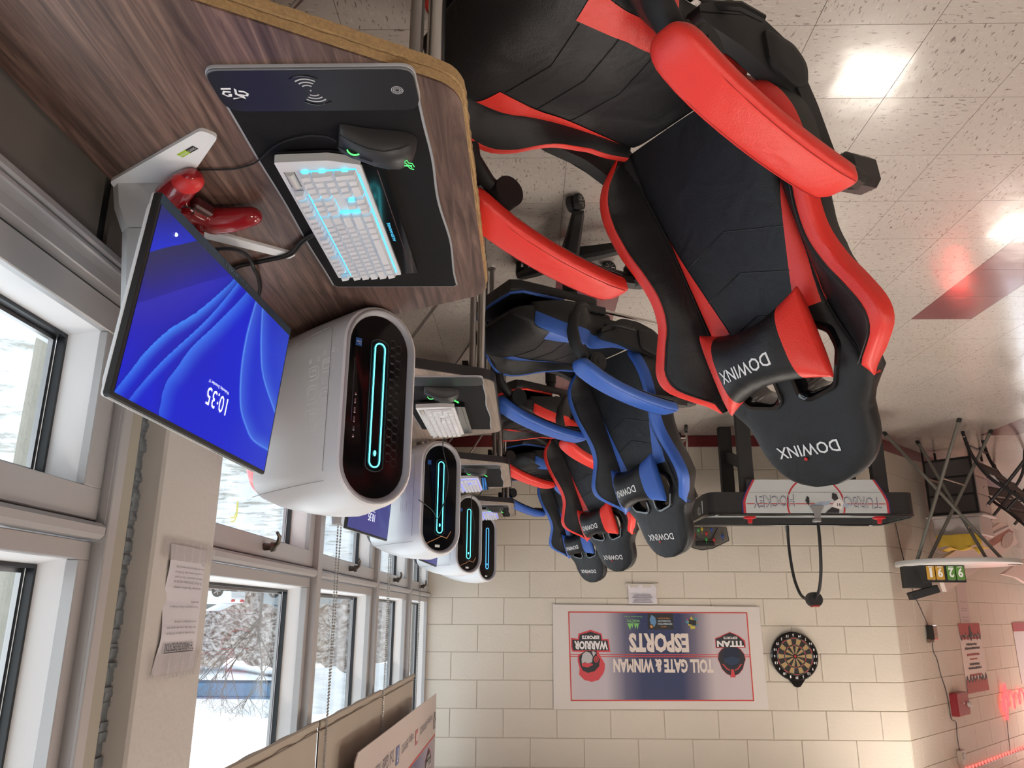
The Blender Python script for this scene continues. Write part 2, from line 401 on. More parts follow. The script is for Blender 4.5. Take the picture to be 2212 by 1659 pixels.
def reveal(mb, y0, y1, z0, z1, w, x0, x1, d):
    # four sloping white faces from the sash opening back to the glass
    A = [(x0, y0+w, z0+w), (x0, y1-w, z0+w), (x0, y1-w, z1-w), (x0, y0+w, z1-w)]
    B = [(x1, y0+w+d, z0+w+d), (x1, y1-w-d, z0+w+d), (x1, y1-w-d, z1-w-d), (x1, y0+w+d, z1-w-d)]
    C = [(x1, y0, z0), (x1, y1, z0), (x1, y1, z1), (x1, y0, z1)]
    mb.add(A+B, [(0, 1, 5, 4), (1, 2, 6, 5), (2, 3, 7, 6), (3, 0, 4, 7)])
BAYS = [(0.28, 1.50), (1.93, 3.06), (3.125, 4.30), (4.36, 5.54), (5.60, 6.70)]
for n, (y0, y1) in enumerate(BAYS):
    o = MB(); ring(o, y0-0.035, y1+0.035, 0.862, 2.98, 0.034, 0.80, 0.94)
    o.box((0.868, (y0+y1)/2, 1.343), (0.136, y1-y0, 0.030), bev=0.008)
    wo = struct('window_%d' % (n+1), o, FRAME, 0)
    s = MB(); ring(s, y0+0.003, y1-0.003, 0.900, 1.322, 0.060, 0.822, 0.840); s.obj('lower_sash', FRAME, wo, 0)
    gp = MB(); ring(gp, y0-0.001, y1+0.001, 0.896, 1.327, 0.01, 0.826, 0.85, 0); gp.obj('gasket', GASK, wo, 0)
    s = MB(); ring(s, y0+0.003, y1-0.003, 1.362, 2.94, 0.034, 0.825, 0.850); s.obj('upper_frame', FRAME, wo, 0)
    s = MB(); reveal(s, y0, y1, 0.900, 1.322, 0.058, 0.836, 0.905, 0.014); s.obj('lower_reveal', FRAMEL, wo, 0)
    s = MB(); reveal(s, y0, y1, 1.362, 2.94, 0.032, 0.846, 0.905, 0.014); s.obj('upper_reveal', FRAMEL, wo, 0)
    g2 = MB(); ring(g2, y0+0.071, y1-0.071, 0.971, 1.251, 0.007, 0.896, 0.912, 0); ring(g2, y0+0.045, y1-0.045, 1.407, 2.895, 0.007, 0.896, 0.912, 0); g2.obj('glazing_seal', GASK, wo, 0)
    for (gy, gw, za, zb) in ((0, .078, 0.978, 1.244), (1, .052, 1.414, 2.888)):
        st = MB(); ring(st, y0+gw-0.001, y1-gw+0.001, za-0.001, zb+0.001, 0.009, 0.914, 0.924, 0); st.obj('spacer_bar', STEEL, wo, 0)
    MB().box((0.920, (y0+y1)/2, 1.11), (0.004, y1-y0-0.15, 0.275)).obj('lower_pane', GLASS, wo, 0)
    MB().box((0.920, (y0+y1)/2, 2.15), (0.004, y1-y0-0.10, 1.49)).obj('upper_pane', GLASS, wo, 0)
    if n:
        h = MB(); yc = (y0+y1)/2-0.02
        h.cyl((0.820, yc, 1.292), (0.790, yc, 1.292), 0.012, 0.010, 12).cyl((0.798, yc, 1.292), (0.786, yc, 1.292), 0.016, 0.014, 8)
        h.tube([(0.790, yc, 1.292), (0.776, yc-0.004, 1.280), (0.770, yc-0.016, 1.262), (0.772, yc-0.036, 1.252)], [0.007, 0.007, 0.006, 0.005], 8)
        h.obj('latch', mat('worn_bronze', (0.10, 0.08, 0.065), 0.35, metal=0.8), wo)
    s = MB().box((0.935, (y0+y1)/2, 0.945), (0.03, y1-y0, 0.07)).obj('outer_sill', FRAMEL, wo, 0)

# blinds, chains
def blind(y0, y1, zb, label, ph):
    mb = MB()
    mb.grid(lambda u, v: (0.772+0.004*math.sin(u*22+ph)*v*(1 if u > .5 else .4), y0+(y1-y0)*u, 2.96-(2.96-zb)*v), 40, 10)
    mb.grid(lambda u, v: (0.775+0.004*math.sin(u*22+ph)*v, y0+(y1-y0)*u, 2.96-(2.96-zb)*v), 40, 10)
    b = mb.obj('window_blind', BLIND); tag(b, label, 'blind', 'fabric blinds on the windows')
    MB().box((0.770, (y0+y1)/2, zb+0.012), (0.012, y1-y0, 0.026), bev=0.005).obj('hem_bar', BLIND, b, 0)
    MB().box((0.767, (y0+y1)/2, zb+0.036), (0.004, y1-y0, 0.004)).obj('hem_seam', mat('blind_seam', (0.30, 0.25, 0.20), 0.7), b, 0)
    return b
blind(2.00, 3.10, 1.868, 'beige fabric blind next to the pillar, its hem bar curling at one end', 0.4)
blind(3.14, 4.385, 1.872, 'middle beige fabric blind, between two bead chains', 2.0)
blind(4.405, 5.63, 1.878, 'beige fabric blind farthest from the pillar, wavy and partly behind the white board', 3.5)
CHN = mat('bead_chain_metal', (0.42, 0.41, 0.39), 0.3, metal=0.8)
bead = MB().sphere((0, 0, 0), 0.0042, 6, 4)
def chain(y, zb, label):
    mb = MB(); z = zb; i = 0
    pts = []
    while z < 2.6:
        for dy in (-0.015, 0.015):
            sw = 0.004*math.sin(z*3+dy*90); pts.append((0.762+sw, y+dy*(1 if z > zb+.03 else .6)+sw, z))
        z += 0.0115
    for p in pts: mb.add([(a+p[0], b+p[1], c+p[2]) for a, b, c in bead.v], bead.f)
    for dy in (-0.015, 0.015): mb.tube([(0.762+0.004*math.sin(zz*3+dy*90), y+dy+0.004*math.sin(zz*3+dy*90), zz) for zz in [zb+k*(2.6-zb)/20 for k in range(21)]], 0.0009, 4)
    mb.sphere((0.762, y-0.009, zb+0.45), 0.0065, 8, 6).sphere((0.762, y+0.012, zb+0.44), 0.0065, 8, 6)
    tag(mb.obj('bead_chain', CHN), label, 'chain', 'bead chains of the blinds')
chain(3.20, 1.10, 'metal bead chain hanging beside the mullion nearest the pillar, longest in view')
chain(4.42, 1.16, 'metal bead chain hanging in front of the second mullion from the pillar')
chain(5.70, 1.18, 'metal bead chain farthest from the pillar, at the third mullion')

# lamps in the ceiling
LAMP = glow('warm_lamp_diffuser', (1.0, 0.90, 0.79), PANEL_E)
for i, (x, y) in enumerate(PANELS):
    t = thing('ceiling_light', ['ceiling light panel whose glare falls on the floor beside the nearest red chair', 'ceiling light panel above the second and third desks', 'ceiling light panel over the open floor left of the chairs', 'ceiling light panel over the blue chair nearest the camera', 'ceiling light panel behind the camera on the open floor side', 'ceiling light panel behind the camera on the window side', 'ceiling light panel near the left wall, its glare beside the maroon stripe', 'ceiling light panel at the far left behind the camera'][i], 'light', (x, y, CEIL), group='ceiling light panels')
    MB().box((0, 0, -0.004), (0.62, 0.62, 0.02), bev=0.003).obj('frame', WHT2, t, 0)
    MB().box((0, 0, -0.016), (0.56, 0.56, 0.006)).obj('diffuser', LAMP, t, 0)
# ------------------------------------------------------------------ gaming chairs
SEAM = [(0, .170), (.06, .170), (.136, .162), (.214, .153), (.30, .150), (.41, .147), (.46, .147), (.52, .158), (.57, .172), (.617, .184)]
BOUT = [(0, .172), (.03, .212), (.068, .242), (.12, .256), (.20, .250), (.27, .233), (.33, .226), (.387, .237), (.44, .263), (.49, .283), (.53, .276), (.57, .238), (.60, .204), (.622, .186)]
BN = [(0, .02), (.03, .045), (.068, .058), (.12, .062), (.20, .060), (.27, .054), (.33, .048), (.387, .045), (.44, .052), (.49, .060), (.53, .056), (.57, .036), (.60, .016), (.622, 0.0)]
HEAD = [(.617, .182), (.637, .168), (.669, .148), (.70, .141), (.732, .136), (.765, .124), (.79, .105), (.805, .087), (.818, .057), (.824, .028)]
SEATM = [(0, .150), (.08, .150), (.20, .158), (.27, .172), (.33, .195), (.38, .190), (.44, .188), (.49, .178), (.53, .140)]
SOUT = [(0, .180), (.05, .190), (.12, .190), (.19, .192), (.225, .212), (.26, .248), (.30, .268), (.345, .270), (.39, .252), (.43, .222), (.455, .198)]
TH = 0.045
def halfw(s): return smooth_tab(SEAM, s) if s < .617 else smooth_tab(HEAD, s)
def thick(s):
    if s < .60: return TH
    k = min(1, (s-.60)/.06); t = TH*(1-.26*k)
    return t if s < .70 else t*(0.40+0.60*math.sqrt(max(0, 1-((s-.70)/.126)**2)))
def Nf(w, s):
    A = max(halfw(s), 1e-3); q = min(abs(w)/A, 0.995); th = thick(s)
    return -th+th*(1-q**6)**(1/6)+0.006*math.exp(-((w/.09)**2))*(1 if s < .6 else .6)
def spline(pts, n=8):
    P = [Vector(p) for p in pts]; out = []
    for i in range(len(P)-1):
        p0, p1, p2, p3 = P[max(i-1, 0)], P[i], P[i+1], P[min(i+2, len(P)-1)]
        for k in range(n):
            t = k/n; out.append(0.5*((2*p1)+(-p0+p2)*t+(2*p0-5*p1+4*p2-p3)*t*t+(-p0+3*p1-3*p2+p3)*t**3))
    return out+[P[-1]]
def make_chair(label, colname, J, az, rec, M2):
    root = thing('gaming_chair', label, 'chair', (J[0], J[1], 0), math.radians(az))
    rc = math.radians(rec); c, sn = math.cos(rc), math.sin(rc)
    def B(w, s, n): return (-s*sn+n*c, w, .50+s*c+n*sn)
    # back cushion and head as one loft
    rings = []
    ss = [0.004, .012, .03]+[.03+.587*k/24 for k in range(1, 25)]+[.637, .655, .675, .70, .72, .74, .76, .78, .795, .806, .815, .8225]
    for s in ss:
        A = halfw(s) if s > .012 else halfw(s)*(0.97 if s < .01 else .99)
        th = thick(s)
        if s < .02: th *= .8
        R = []
        for k in range(48):
            a = 2*PI*k/48; ca, sa = math.cos(a), math.sin(a); p = 6.0 if s < .60 else 6.0-2.4*min(1, (s-.60)/.06)
            e = 2/p; w = A*abs(ca)**e*(1 if ca > 0 else -1); n = th*abs(sa)**e*(1 if sa > 0 else -1)
            if sa > 0: n += 0.006*math.exp(-((w/.09)**2))*(1 if s < .6 else .6)
            if s > .60: n += 0.0012*math.sin(s*150+w*30)*math.exp(-((s-.64)/.03)**2)
            R.append(B(w, s, -th+n))
        rings.append(R)
    back = MB().loft(rings).obj('backrest', BLK, root, 50)
    # two holes with plastic rims
    HP = [(.022, .497), (.102, .488), (.136, .512), (.139, .550), (.104, .622), (.042, .637), (.022, .624)]
    for sd in (1, -1):
        poly = round_poly([(sd*a, b) for a, b in HP], .010, 3)
        cut = MB().prism(poly, B, -.13, .05).obj('cut', None, None, 0)
        cut.parent = root; bpy.context.view_layer.update()
        md = back.modifiers.new('b', 'BOOLEAN'); md.operation = 'DIFFERENCE'; md.object = cut; md.solver = 'EXACT'
        bpy.context.view_layer.update()
        me = bpy.data.meshes.new_from_object(back.evaluated_get(bpy.context.evaluated_depsgraph_get()))
        back.modifiers.clear(); old = back.data; back.data = me; bpy.data.meshes.remove(old); bpy.data.objects.remove(cut)
        me.polygons.foreach_set('use_smooth', [True]*len(me.polygons)); me.set_sharp_from_angle(angle=math.radians(45))
        cx = sum(p[0] for p in poly)/len(poly); cy = sum(p[1] for p in poly)/len(poly)
        rim = MB(); prs = []
        for (f, n) in ((.90, -.085), (.90, .004), (.96, .010), (1.07, .010), (1.11, -.002), (1.11, -.02)):
            prs.append([B(cx+(p[0]-cx)*f, cy+(p[1]-cy)*f, n) for p in poly])
        rim.loft(prs, cap=False); rim.obj('strap_hole_rim', BLKG, root, 50)
    # wings: black bolster, coloured rim band
    for sd in (1, -1):
        S_ = [.002+.62*k/44 for k in range(45)]
        def ring_pts(s):
            a = smooth_tab(SEAM, s); bo = max(smooth_tab(BOUT, s), a+.002); nn = smooth_tab(BN, s)
            bi = max(bo-.036, a+.001)
            return a, bi, bo, nn
        wing = MB(); trim = MB(); side = MB()
        wr2, tr2, sr2 = [], [], []
        for s in S_:
            a, bi, bo, nn = ring_pts(s)
            n0 = Nf(a*.97, s)-.004; pz = 0.0016*math.sin(s*95)*math.exp(-((s-.12)/.05)**2)+0.0012*math.sin(s*120)*math.exp(-((s-.45)/.06)**2)
            ni = nn-.002
            L = []
            for k in range(9):
                t = k/8; w = a*.985+(bi-a*.985)*t; n = n0+(ni-n0)*(t**1.25)+0.014*math.sin(PI*t)*min(1, nn/.04)+pz
                L.append((w, n))
            wr2.append([B(sd*w, s, n) for w, n in L]+[B(sd*(bi-.002), s, ni-.012), B(sd*a*.98, s, n0-.02)])
            T = [(bi, ni-.003)]
            for k in range(9):
                th = PI*(0.62-0.62*k/8)+.0; rr = (bo-bi)
                T.append((bi+rr*(0.5+0.5*(-math.cos(PI*k/8))), ni+.004*math.sin(PI*k/8)+(0 if k < 6 else -(k-5)*.008*min(1, nn/.03))))
            tr2.append([B(sd*w, s, n) for w, n in T]+[B(sd*(bo-.002), s, ni-.020*min(1, .3+nn/.04)), B(sd*(bi+.004), s, ni-.020)])
            zb = -.088
            ins = lerp_tab([(0, .008), (.30, .010), (.367, .014), (.436, .033), (.49, .046), (.56, .03), (.62, .0)], s)
            sr2.append([B(sd*(bo-.003), s, ni-.016*min(1, .3+nn/.04)), B(sd*(bo-ins), s, -.030), B(sd*max(a*.95, bo-ins*1.5-.010), s, -.062), B(sd*(bo-.045-ins if bo-.045-ins > a*.9 else a*.9), s, zb), B(sd*a*.9, s, zb), B(sd*a*.9, s, -.03), B(sd*(bi), s, ni-.018)])
        wing.loft(wr2).obj('side_bolster', BLK, root, 55)
        trim.loft(tr2).obj('piping_band', M2, root, 55)
        side.loft(sr2).obj('bolster_back', BLKM, root, 55)
        # coloured wedge
        def wedge(u, v):
            s = .205+.252*u; so = smooth_tab(SEAM, s)-.0015; si = so-(.062*u+.0006)
            w = so+(si-so)*v; return B(sd*w, s, Nf(w, s)+.0014)
        MB().grid(wedge, 24, 6).obj('colour_wedge', M2, root, 40)
        st = MB(); st.tube([B(sd*(smooth_tab(SEAM, s)-.001), s, Nf(smooth_tab(SEAM, s)*.96, s)+.0006) for s in [.01+.6*k/40 for k in range(41)]], .0011, 5)
        st.tube([B(sd*(smooth_tab(BOUT, s)-.040), s, smooth_tab(BN, s)+.0006) for s in [.02+.57*k/40 for k in range(41)]], .0011, 5)
        st.obj('seam_stitching', TXTK, root)
    for (sa, sw) in ((.252, .292), (.344, .378), (.440, .468)):
        sv = MB()
        wE = .150-(.062*max(0, (sw-.205)/.252))-.002
        for sd in (1, -1): sv.tube([B(sd*wE*t*1.0 if t > 0 else sd*.0, sa+(sw-sa)*t if t > .0 else sa, Nf(wE*t, sa)+.0008) for t in [k/8 for k in range(9)]], .0013, 5)
        sv.obj('chevron_seam', TXTK, root)
    # lettering on head and pillow, dots
    tm = MB(); fb = lambda a, b, W=.150, s0=.728: B(-.073+a+.012, s0+b+.12*0, Nf(-.073+a, s0+b)+.0012)
    # the lettering reads from the front: reader's left is the chair's right (-w)
    text_into(tm, 'DOWINX', lambda a, b: B(-.062+a, .726+b-(a-.07)*.03, Nf(-.062+a, .726+b)+.0014), .146, .026, .012)
    tm.obj('head_lettering', TXTW, root, 0)
    rd = mat('red_dot', (.75, .02, .02), .5) if colname == 'red' or True else None
    MB().tube([B(.020, .7575, .0065), B(.020, .7575, .0085)], .0036, 12).obj('letter_dot', RDOT, root, 0)
    # headrest pillow
    PC, PS = -.004, .517
    def pil(w, th):
        q = abs(w)/.128; hh = .061+.033*q*q; tt = .052*(1-q**3.2*.80)+.002
        ca, sa = math.cos(th), math.sin(th); e = .72
        s = PS+(w)*.10*1.0+hh*abs(ca)**e*(1 if ca > 0 else -1); n = .046+.016*(1-q*q)+tt*abs(sa)**.85*(1 if sa > 0 else -1)
        return B(PC+w, s, n)
    def pilpart(w0, w1, m, nm, caps=True):
        n = 14; mb = MB(); mb.loft([[pil(w0+(w1-w0)*i/n, 2*PI*k/28) for k in range(28)] for i in range(n+1)]); return mb.obj(nm, m, root, 60)
    pl = pilpart(-.086, .080, BLK, 'headrest_pillow')
    for a, b in ((-.128, -.086), (.080, .128)):
        o = pilpart(a, b, M2, 'pillow_end'); o.parent = pl
    def PF(w, s):
        q = abs(w)/.128; hh = .061+.033*q*q; u = max(-.98, min(.98, (s-PS-w*.10)/hh)); ca = abs(u)**(1/.72); sa = math.sqrt(max(0, 1-ca*ca))
        return B(PC+w, s, .046+.016*(1-q*q)+(.052*(1-q**3.2*.80)+.002)*sa**.85+.0012)
    tm = MB(); text_into(tm, 'DOWINX', lambda a, b: PF(-.056+a, .512+b+(a-.06)*.10), .128, .027, .012); o = tm.obj('pillow_lettering', TXTW, root, 0); o.parent = pl
    stp = MB()
    for sd in (1, -1): stp.tube([B(sd*.075, .50, .02), B(sd*.078, .47, .012), B(sd*.078, .46, -.04)], .009, 8, flat=.25)
    stp.obj('pillow_strap', BLKM, root)
    # ---------------- seat
    def top(f, l):
        so = smooth_tab(SEATM, f); z = .500+.020*min(1, f/.30)
        if f > .42: z -= .060*((f-.42)/.11)**2
        q = min(abs(l)/max(so, .01), 1.0); return z-.010*q**4
    rings = []
    for i in range(29):
        f = -.002+.532*i/28; hw = smooth_tab(SEATM, f)*(1.0 if i not in (0,) else .97)+.006
        zt = top(f, 0); zb = .405+(.02 if i in (0, 28) else 0)+(.03*max(0, (f-.42)/.11))
        R = []
        for k in range(36):
            a = 2*PI*k/36; ca, sa = math.cos(a), math.sin(a); p = 5; e = 2/p
            R.append((f, hw*abs(ca)**e*(1 if ca > 0 else -1), (zt+zb)/2+(zt-zb)/2*abs(sa)**e*(1 if sa > 0 else -1)))
        rings.append(R)
    MB().loft(rings).obj('seat', BLK, root, 55)
    def seatz(f, l):
        hw = smooth_tab(SEATM, f)+.006; zt = top(f, 0); zb = .405+(.03*max(0, (f-.42)/.11)); q = min(abs(l)/hw, .99)
        return (zt+zb)/2+(zt-zb)/2*(1-q**5)**.2
    for sd in (1, -1):
        w2, t2, s2 = [], [], []
        for i in range(33):
            f = .0+.455*i/32; a = smooth_tab(SEATM, f); bo = max(smooth_tab(SOUT, f), a+.004); bi = max(bo-.026, a+.001)
            h = .020*math.sin(PI*min(1, max(0, (f-.10)/.36)))+.012; zt = .500+.022*min(1, f/.30); 
            if f > .36: zt -= .03*((f-.36)/.095)**2; h *= (1-(f-.36)/.13)
            z0 = seatz(f, a*.96)-.004
            L = [(a*.97+(bi-a*.97)*k/6, z0+(zt+h-z0)*(k/6)**1.1+.006*math.sin(PI*k/6)) for k in range(7)]
            w2.append([(f, sd*w, z) for w, z in L]+[(f, sd*(bi-.002), zt+h-.014), (f, sd*a*.96, z0-.02)])
            T = [(bi, zt+h-.001)]+[(bi+(bo-bi)*(.5-.5*math.cos(PI*k/8)), zt+h+.003*math.sin(PI*k/8)-(0 if k < 5 else (k-4)*.008)) for k in range(9)]
            t2.append([(f, sd*w, z) for w, z in T]+[(f, sd*(bo+.001), zt+h-.042), (f, sd*(bi+.004), zt+h-.02)])
            s2.append([(f, sd*(bo+.0005), zt+h-.038), (f, sd*(bo), .455), (f, sd*(bo-.012), .415), (f, sd*a*.9, .41), (f, sd*a*.9, .47), (f, sd*bi, zt+h-.018)])
        MB().loft(w2).obj('seat_bolster', BLK, root, 55); MB().loft(t2).obj('seat_piping', M2, root, 55); MB().loft(s2).obj('seat_side', BLKM, root, 55)
        def sw(u, v):
            f = .02+.365*u; so = min(.165+.018*max(0, (u-.55)/.45), smooth_tab(SEATM, f)*.99); l = so-(.066*u+.0006)*v
            return (f-.014*u*v, sd*l, seatz(f, l)+.0015)
        MB().grid(sw, 22, 6).obj('seat_wedge', M2, root, 40)
    for (fa, fw, lw_) in ((.335, .360, .112), (.255, .278, .128), (.168, .195, .142)):
        sv = MB()
        for sd in (1, -1): sv.tube([(fa+(fw-fa)*t, sd*lw_*t, seatz(fa+(fw-fa)*t, lw_*t)+.0008) for t in [k/8 for k in range(9)]], .0013, 5)
        sv.obj('seat_seam', TXTK, root)
    # ---------------- arms
    PADC = [(.335, .640), (.325, .662), (.30, .679), (.25, .703), (.19, .723), (.12, .741), (.05, .754), (-.02, .763), (-.065, .764), (-.078, .757)]
    for sd in (1, -1):
        ly = .288*sd; rg = []
        q0 = spline([(a_, b_, 0) for a_, b_ in PADC], 6); ts = [0, .006, .016, .03, .05, .08, .12, .17]+[.22+.56*k/9 for k in range(10)]+[.83, .88, .92, .95, .97, .984, .994, 1.0]
        PD = [(q0[int(t_*(len(q0)-1))]*(1-(t_*(len(q0)-1))%1)+q0[min(len(q0)-1, int(t_*(len(q0)-1))+1)]*((t_*(len(q0)-1))%1)) for t_ in ts]; PD = [(p_.x, p_.y) for p_ in PD]
        for i, (f, z) in enumerate(PD):
            t = ts[i]; hw = .046*max(0.0, 1-abs(2*t-1)**6)**.5; hw = max(hw, .006); hh = .016*max(0.0, 1-abs(2*t-1)**14)**.5+.003
            a = PD[max(i-1, 0)]; b = PD[min(i+1, len(PD)-1)]; dx, dz = b[0]-a[0], b[1]-a[1]; L = math.hypot(dx, dz); nx, nz = -dz/L, dx/L
            if nz < 0: nx, nz = -nx, -nz
            R = []
            for k in range(24):
                an = 2*PI*k/24; ca, sa = math.cos(an), math.sin(an); e = .55
                w = hw*abs(ca)**e*(1 if ca > 0 else -1); n = hh*abs(sa)**e*(1 if sa > 0 else -1)
                R.append((f+nx*n, ly+w, z+nz*n))
            rg.append(R)
        MB().loft(rg).obj('armrest_pad', M2, root, 60)
        st = MB()
        for e_ in (1, -1): st.tube([(f-.0, ly+e_*.036, z+.0172) for f, z in PADC[2:9]], .0009, 5)
        st.obj('armrest_stitching', mat_cache(colname), root)
        br = MB()
        # curved bracket under the pad with slots
        under = [(f, z-.022) for f, z in PADC[1:-1]]
        for off in (-.022, .022): br.tube([(f, ly+off*1.0, z) for f, z in under], .010, 6, flat=.55, up=(0, 1, 0))
        for (f, z) in under[1:-1]: br.box((f, ly, z), (.016, .044, .008), bev=.002)
        br.tube([(.0, ly, .735), (-.08, ly, .735), (-.135, ly*.97, .730), (-.175, ly*.93, .715)], [.017, .021, .024, .020], 8, flat=.9)
        br.box((-.150, ly*.95, .712), (.100, .056, .062), Matrix.Rotation(math.radians(-12), 3, 'Y'), bev=.012)
        br.obj('arm_bracket', BLKP, root, 40)
        dk = MB(); iy = ly-sd*.018
        dk.cyl((.262, iy-sd*.030, .640), (.262, iy+sd*.034, .640), .034, .034, 24).cyl((.262, iy+sd*.034, .640), (.262, iy+sd*.038, .640), .030, .026, 24)
        dk.cyl((.262, iy+sd*.036, .640), (.262, iy+sd*.041, .640), .010, .009, 12)
        dk.obj('hinge_disc', BLKM, root, 40)
        pth = [(.262, ly-sd*.02, .640), (.300, ly-sd*.018, .622), (.338, ly-sd*.016, .580), (.350, ly-sd*.018, .530), (.342, ly-sd*.022, .480), (.315, ly-sd*.035, .435), (.27, ly-sd*.07, .405), (.20, ly-sd*.13, .395)]
        MB().tube(pth, [.020, .024, .027, .029, .029, .027, .024, .02], 12, flat=.62, up=(0, 1, 0)).obj('arm_post', BLKM, root, 50)
        # recliner cover between seat and back
        cov = round_poly([(.20, .485), (.10, .425), (.02, .425), (-.055, .445), (-.100, .480), (-.098, .535), (-.055, .560), (.00, .545), (.08, .520), (.19, .515)], .018, 3)
        o1 = .205*sd; o2 = .236*sd
        MB().prism(cov, lambda f, z, l: (f, l, z), o1, o2).obj('recline_cover', BLKM, root, 30)
        cv = MB(); cv.loft([[( -.045+(p[0]+.045)*k, l, .500+(p[1]-.500)*k) for p in round_poly([(.03, .455), (-.05, .452), (-.092, .485), (-.09, .53), (-.05, .552), (.02, .53)], .018, 4)] for k, l in ((1, o2-.004*sd), (1, o2+.008*sd), (.82, o2+.014*sd), (.5, o2+.015*sd))]).obj('hinge_cap', BLKM, root, 50)
        arm = [(-.05, .50), (-.085, .56), (-.115, .63), (-.150, .70)]
        MB().loft([[(-(z-.5)*.0+f+dx, l, z) for dx, l in ((-.030, o1-.012*sd), (.022, o1-.012*sd), (.022, o2+.006*sd), (-.030, o2+.006*sd))] for f, z in arm]).obj('back_bracket', BLKM, root, 30)
    MB().tube([(.165, -.215, .455), (.12, -.262, .470), (.07, -.272, .478)], [.008, .009, .007], 8).obj('recline_lever', BLKP, root)
    # ---------------- footrest stowed under the seat
    fr = MB(); fr.loft([[(x, y*k, z) for (y, z) in rrect(.34, .05, .018, 4)] for x, k in ((.16, .96), (.175, 1), (.50, 1), (.53, .90))])
    o = fr.obj('footrest', BLK, root, 50); o.location = (0, 0, .352)
    fe = MB(); fe.tube([(.17, -.172, .378), (.49, -.172, .378), (.525, -.14, .378), (.53, 0, .378), (.525, .14, .378), (.49, .172, .378), (.17, .172, .378)], .006, 6); fe.obj('footrest_piping', M2, root)
    for sd in (1, -1):
        MB().cyl((-.12, sd*.178, .385), (.30, sd*.178, .385), .0075, seg=10).obj('footrest_rod', CHR, root)
        MB().box((.20, sd*.178, .388), (.13, .024, .030), bev=.004).obj('rod_sleeve', BLKP, root, 30)
        MB().box((.295, sd*.178, .384), (.05, .012, .022), bev=.003).obj('rod_clip', CHR, root, 30)
    # ---------------- base
    BX = .17
    MB().cyl((BX, 0, .115), (BX, 0, .25), .030, .030, 20).cyl((BX, 0, .25), (BX, 0, .345), .024, .024, 20).obj('gas_column', BLKM, root, 40)
    MB().box((BX, 0, .375), (.26, .20, .045), bev=.012).box((BX+.10, 0, .345), (.06, .08, .05), bev=.01).obj('tilt_mechanism', BLKM, root, 40)
    MB().cyl((BX, 0, .075), (BX, 0, .125), .052, .040, 24).obj('hub', BLKP, root, 40)
    for k in range(5):
        a = math.radians(M_LEG+72*k); d = Vector((math.cos(a), math.sin(a), 0)); e = Vector((-d.y, d.x, 0)); o3 = Vector((BX, 0, 0))
        rr = []
        for (r, hw, zt, zb) in ((.03, .036, .122, .072), (.12, .030, .114, .070), (.22, .026, .100, .066), (.30, .024, .086, .062), (.325, .020, .080, .062)):
            rr.append([tuple(o3+d*r+e*(hw*s1)+Vector((0, 0, z))) for s1, z in ((-1, zb), (-1, zt-.012), (-.6, zt), (.6, zt), (1, zt-.012), (1, zb))])
        MB().loft(rr).obj('leg', BLKP, root, 35)
        cp = o3+d*.305; wh = Matrix.Rotation(a+.6, 3, 'Z'); ax = wh @ Vector((0, 1, 0)); fw = wh @ Vector((1, 0, 0))
        cs = MB(); cc = cp+fw*.018+Vector((0, 0, .030))
        cs.cyl(cp+Vector((0, 0, .066)), cp+Vector((0, 0, .045)), .008, seg=8)
        for s1 in (-1, 1):
            cs.cyl(cc+ax*(.006*s1), cc+ax*(.026*s1), .029, .029, 20)
        cs.box(cc+Vector((0, 0, .012)), (.03, .013, .03), wh, bev=.003)
        co = cs.obj('caster', BLKM, root, 40)
        sp = MB()
        for s1 in (-1, 1):
            for q in range(8):
                an = 2*PI*q/8; sp.tube([cc+ax*(.0268*s1)+(fw*math.cos(an)+Vector((0, 0, 1))*math.sin(an))*.006, cc+ax*(.0268*s1)+(fw*math.cos(an)+Vector((0, 0, 1))*math.sin(an))*.023], .0013, 4)
        sp.obj('wheel_spokes', STEEL, co)
    return root
RDOT = mat('red_letter_dot', (.75, .02, .02), .5)
_mc = {}
def mat_cache(n):
    if n not in _mc: _mc[n] = mat('stitch_'+n, (.45, .012, .012) if n == 'red' else (.02, .05, .25), .6)
    return _mc[n]
M_LEG = 20
M_LEG = 118
make_chair('red and black gaming chair nearest the camera, reclined beside the wood-topped desk', 'red', (-.316, 1.424), -35.7, 27.5, RED)
M_LEG = -62
make_chair('blue and black gaming chair nearest the camera, with a chrome-railed footrest', 'blue', (-.315, 3.019), -31.2, 20.0, BLUE)
M_LEG = 10
make_chair('red and black gaming chair between the two blue ones, partly hidden', 'red', (-.260, 4.335), -39.2, 23.0, RED)
M_LEG = 30
make_chair('blue and black gaming chair farthest from the camera, before the block wall', 'blue', (-.250, 5.735), -43.0, 21.9, BLUE)
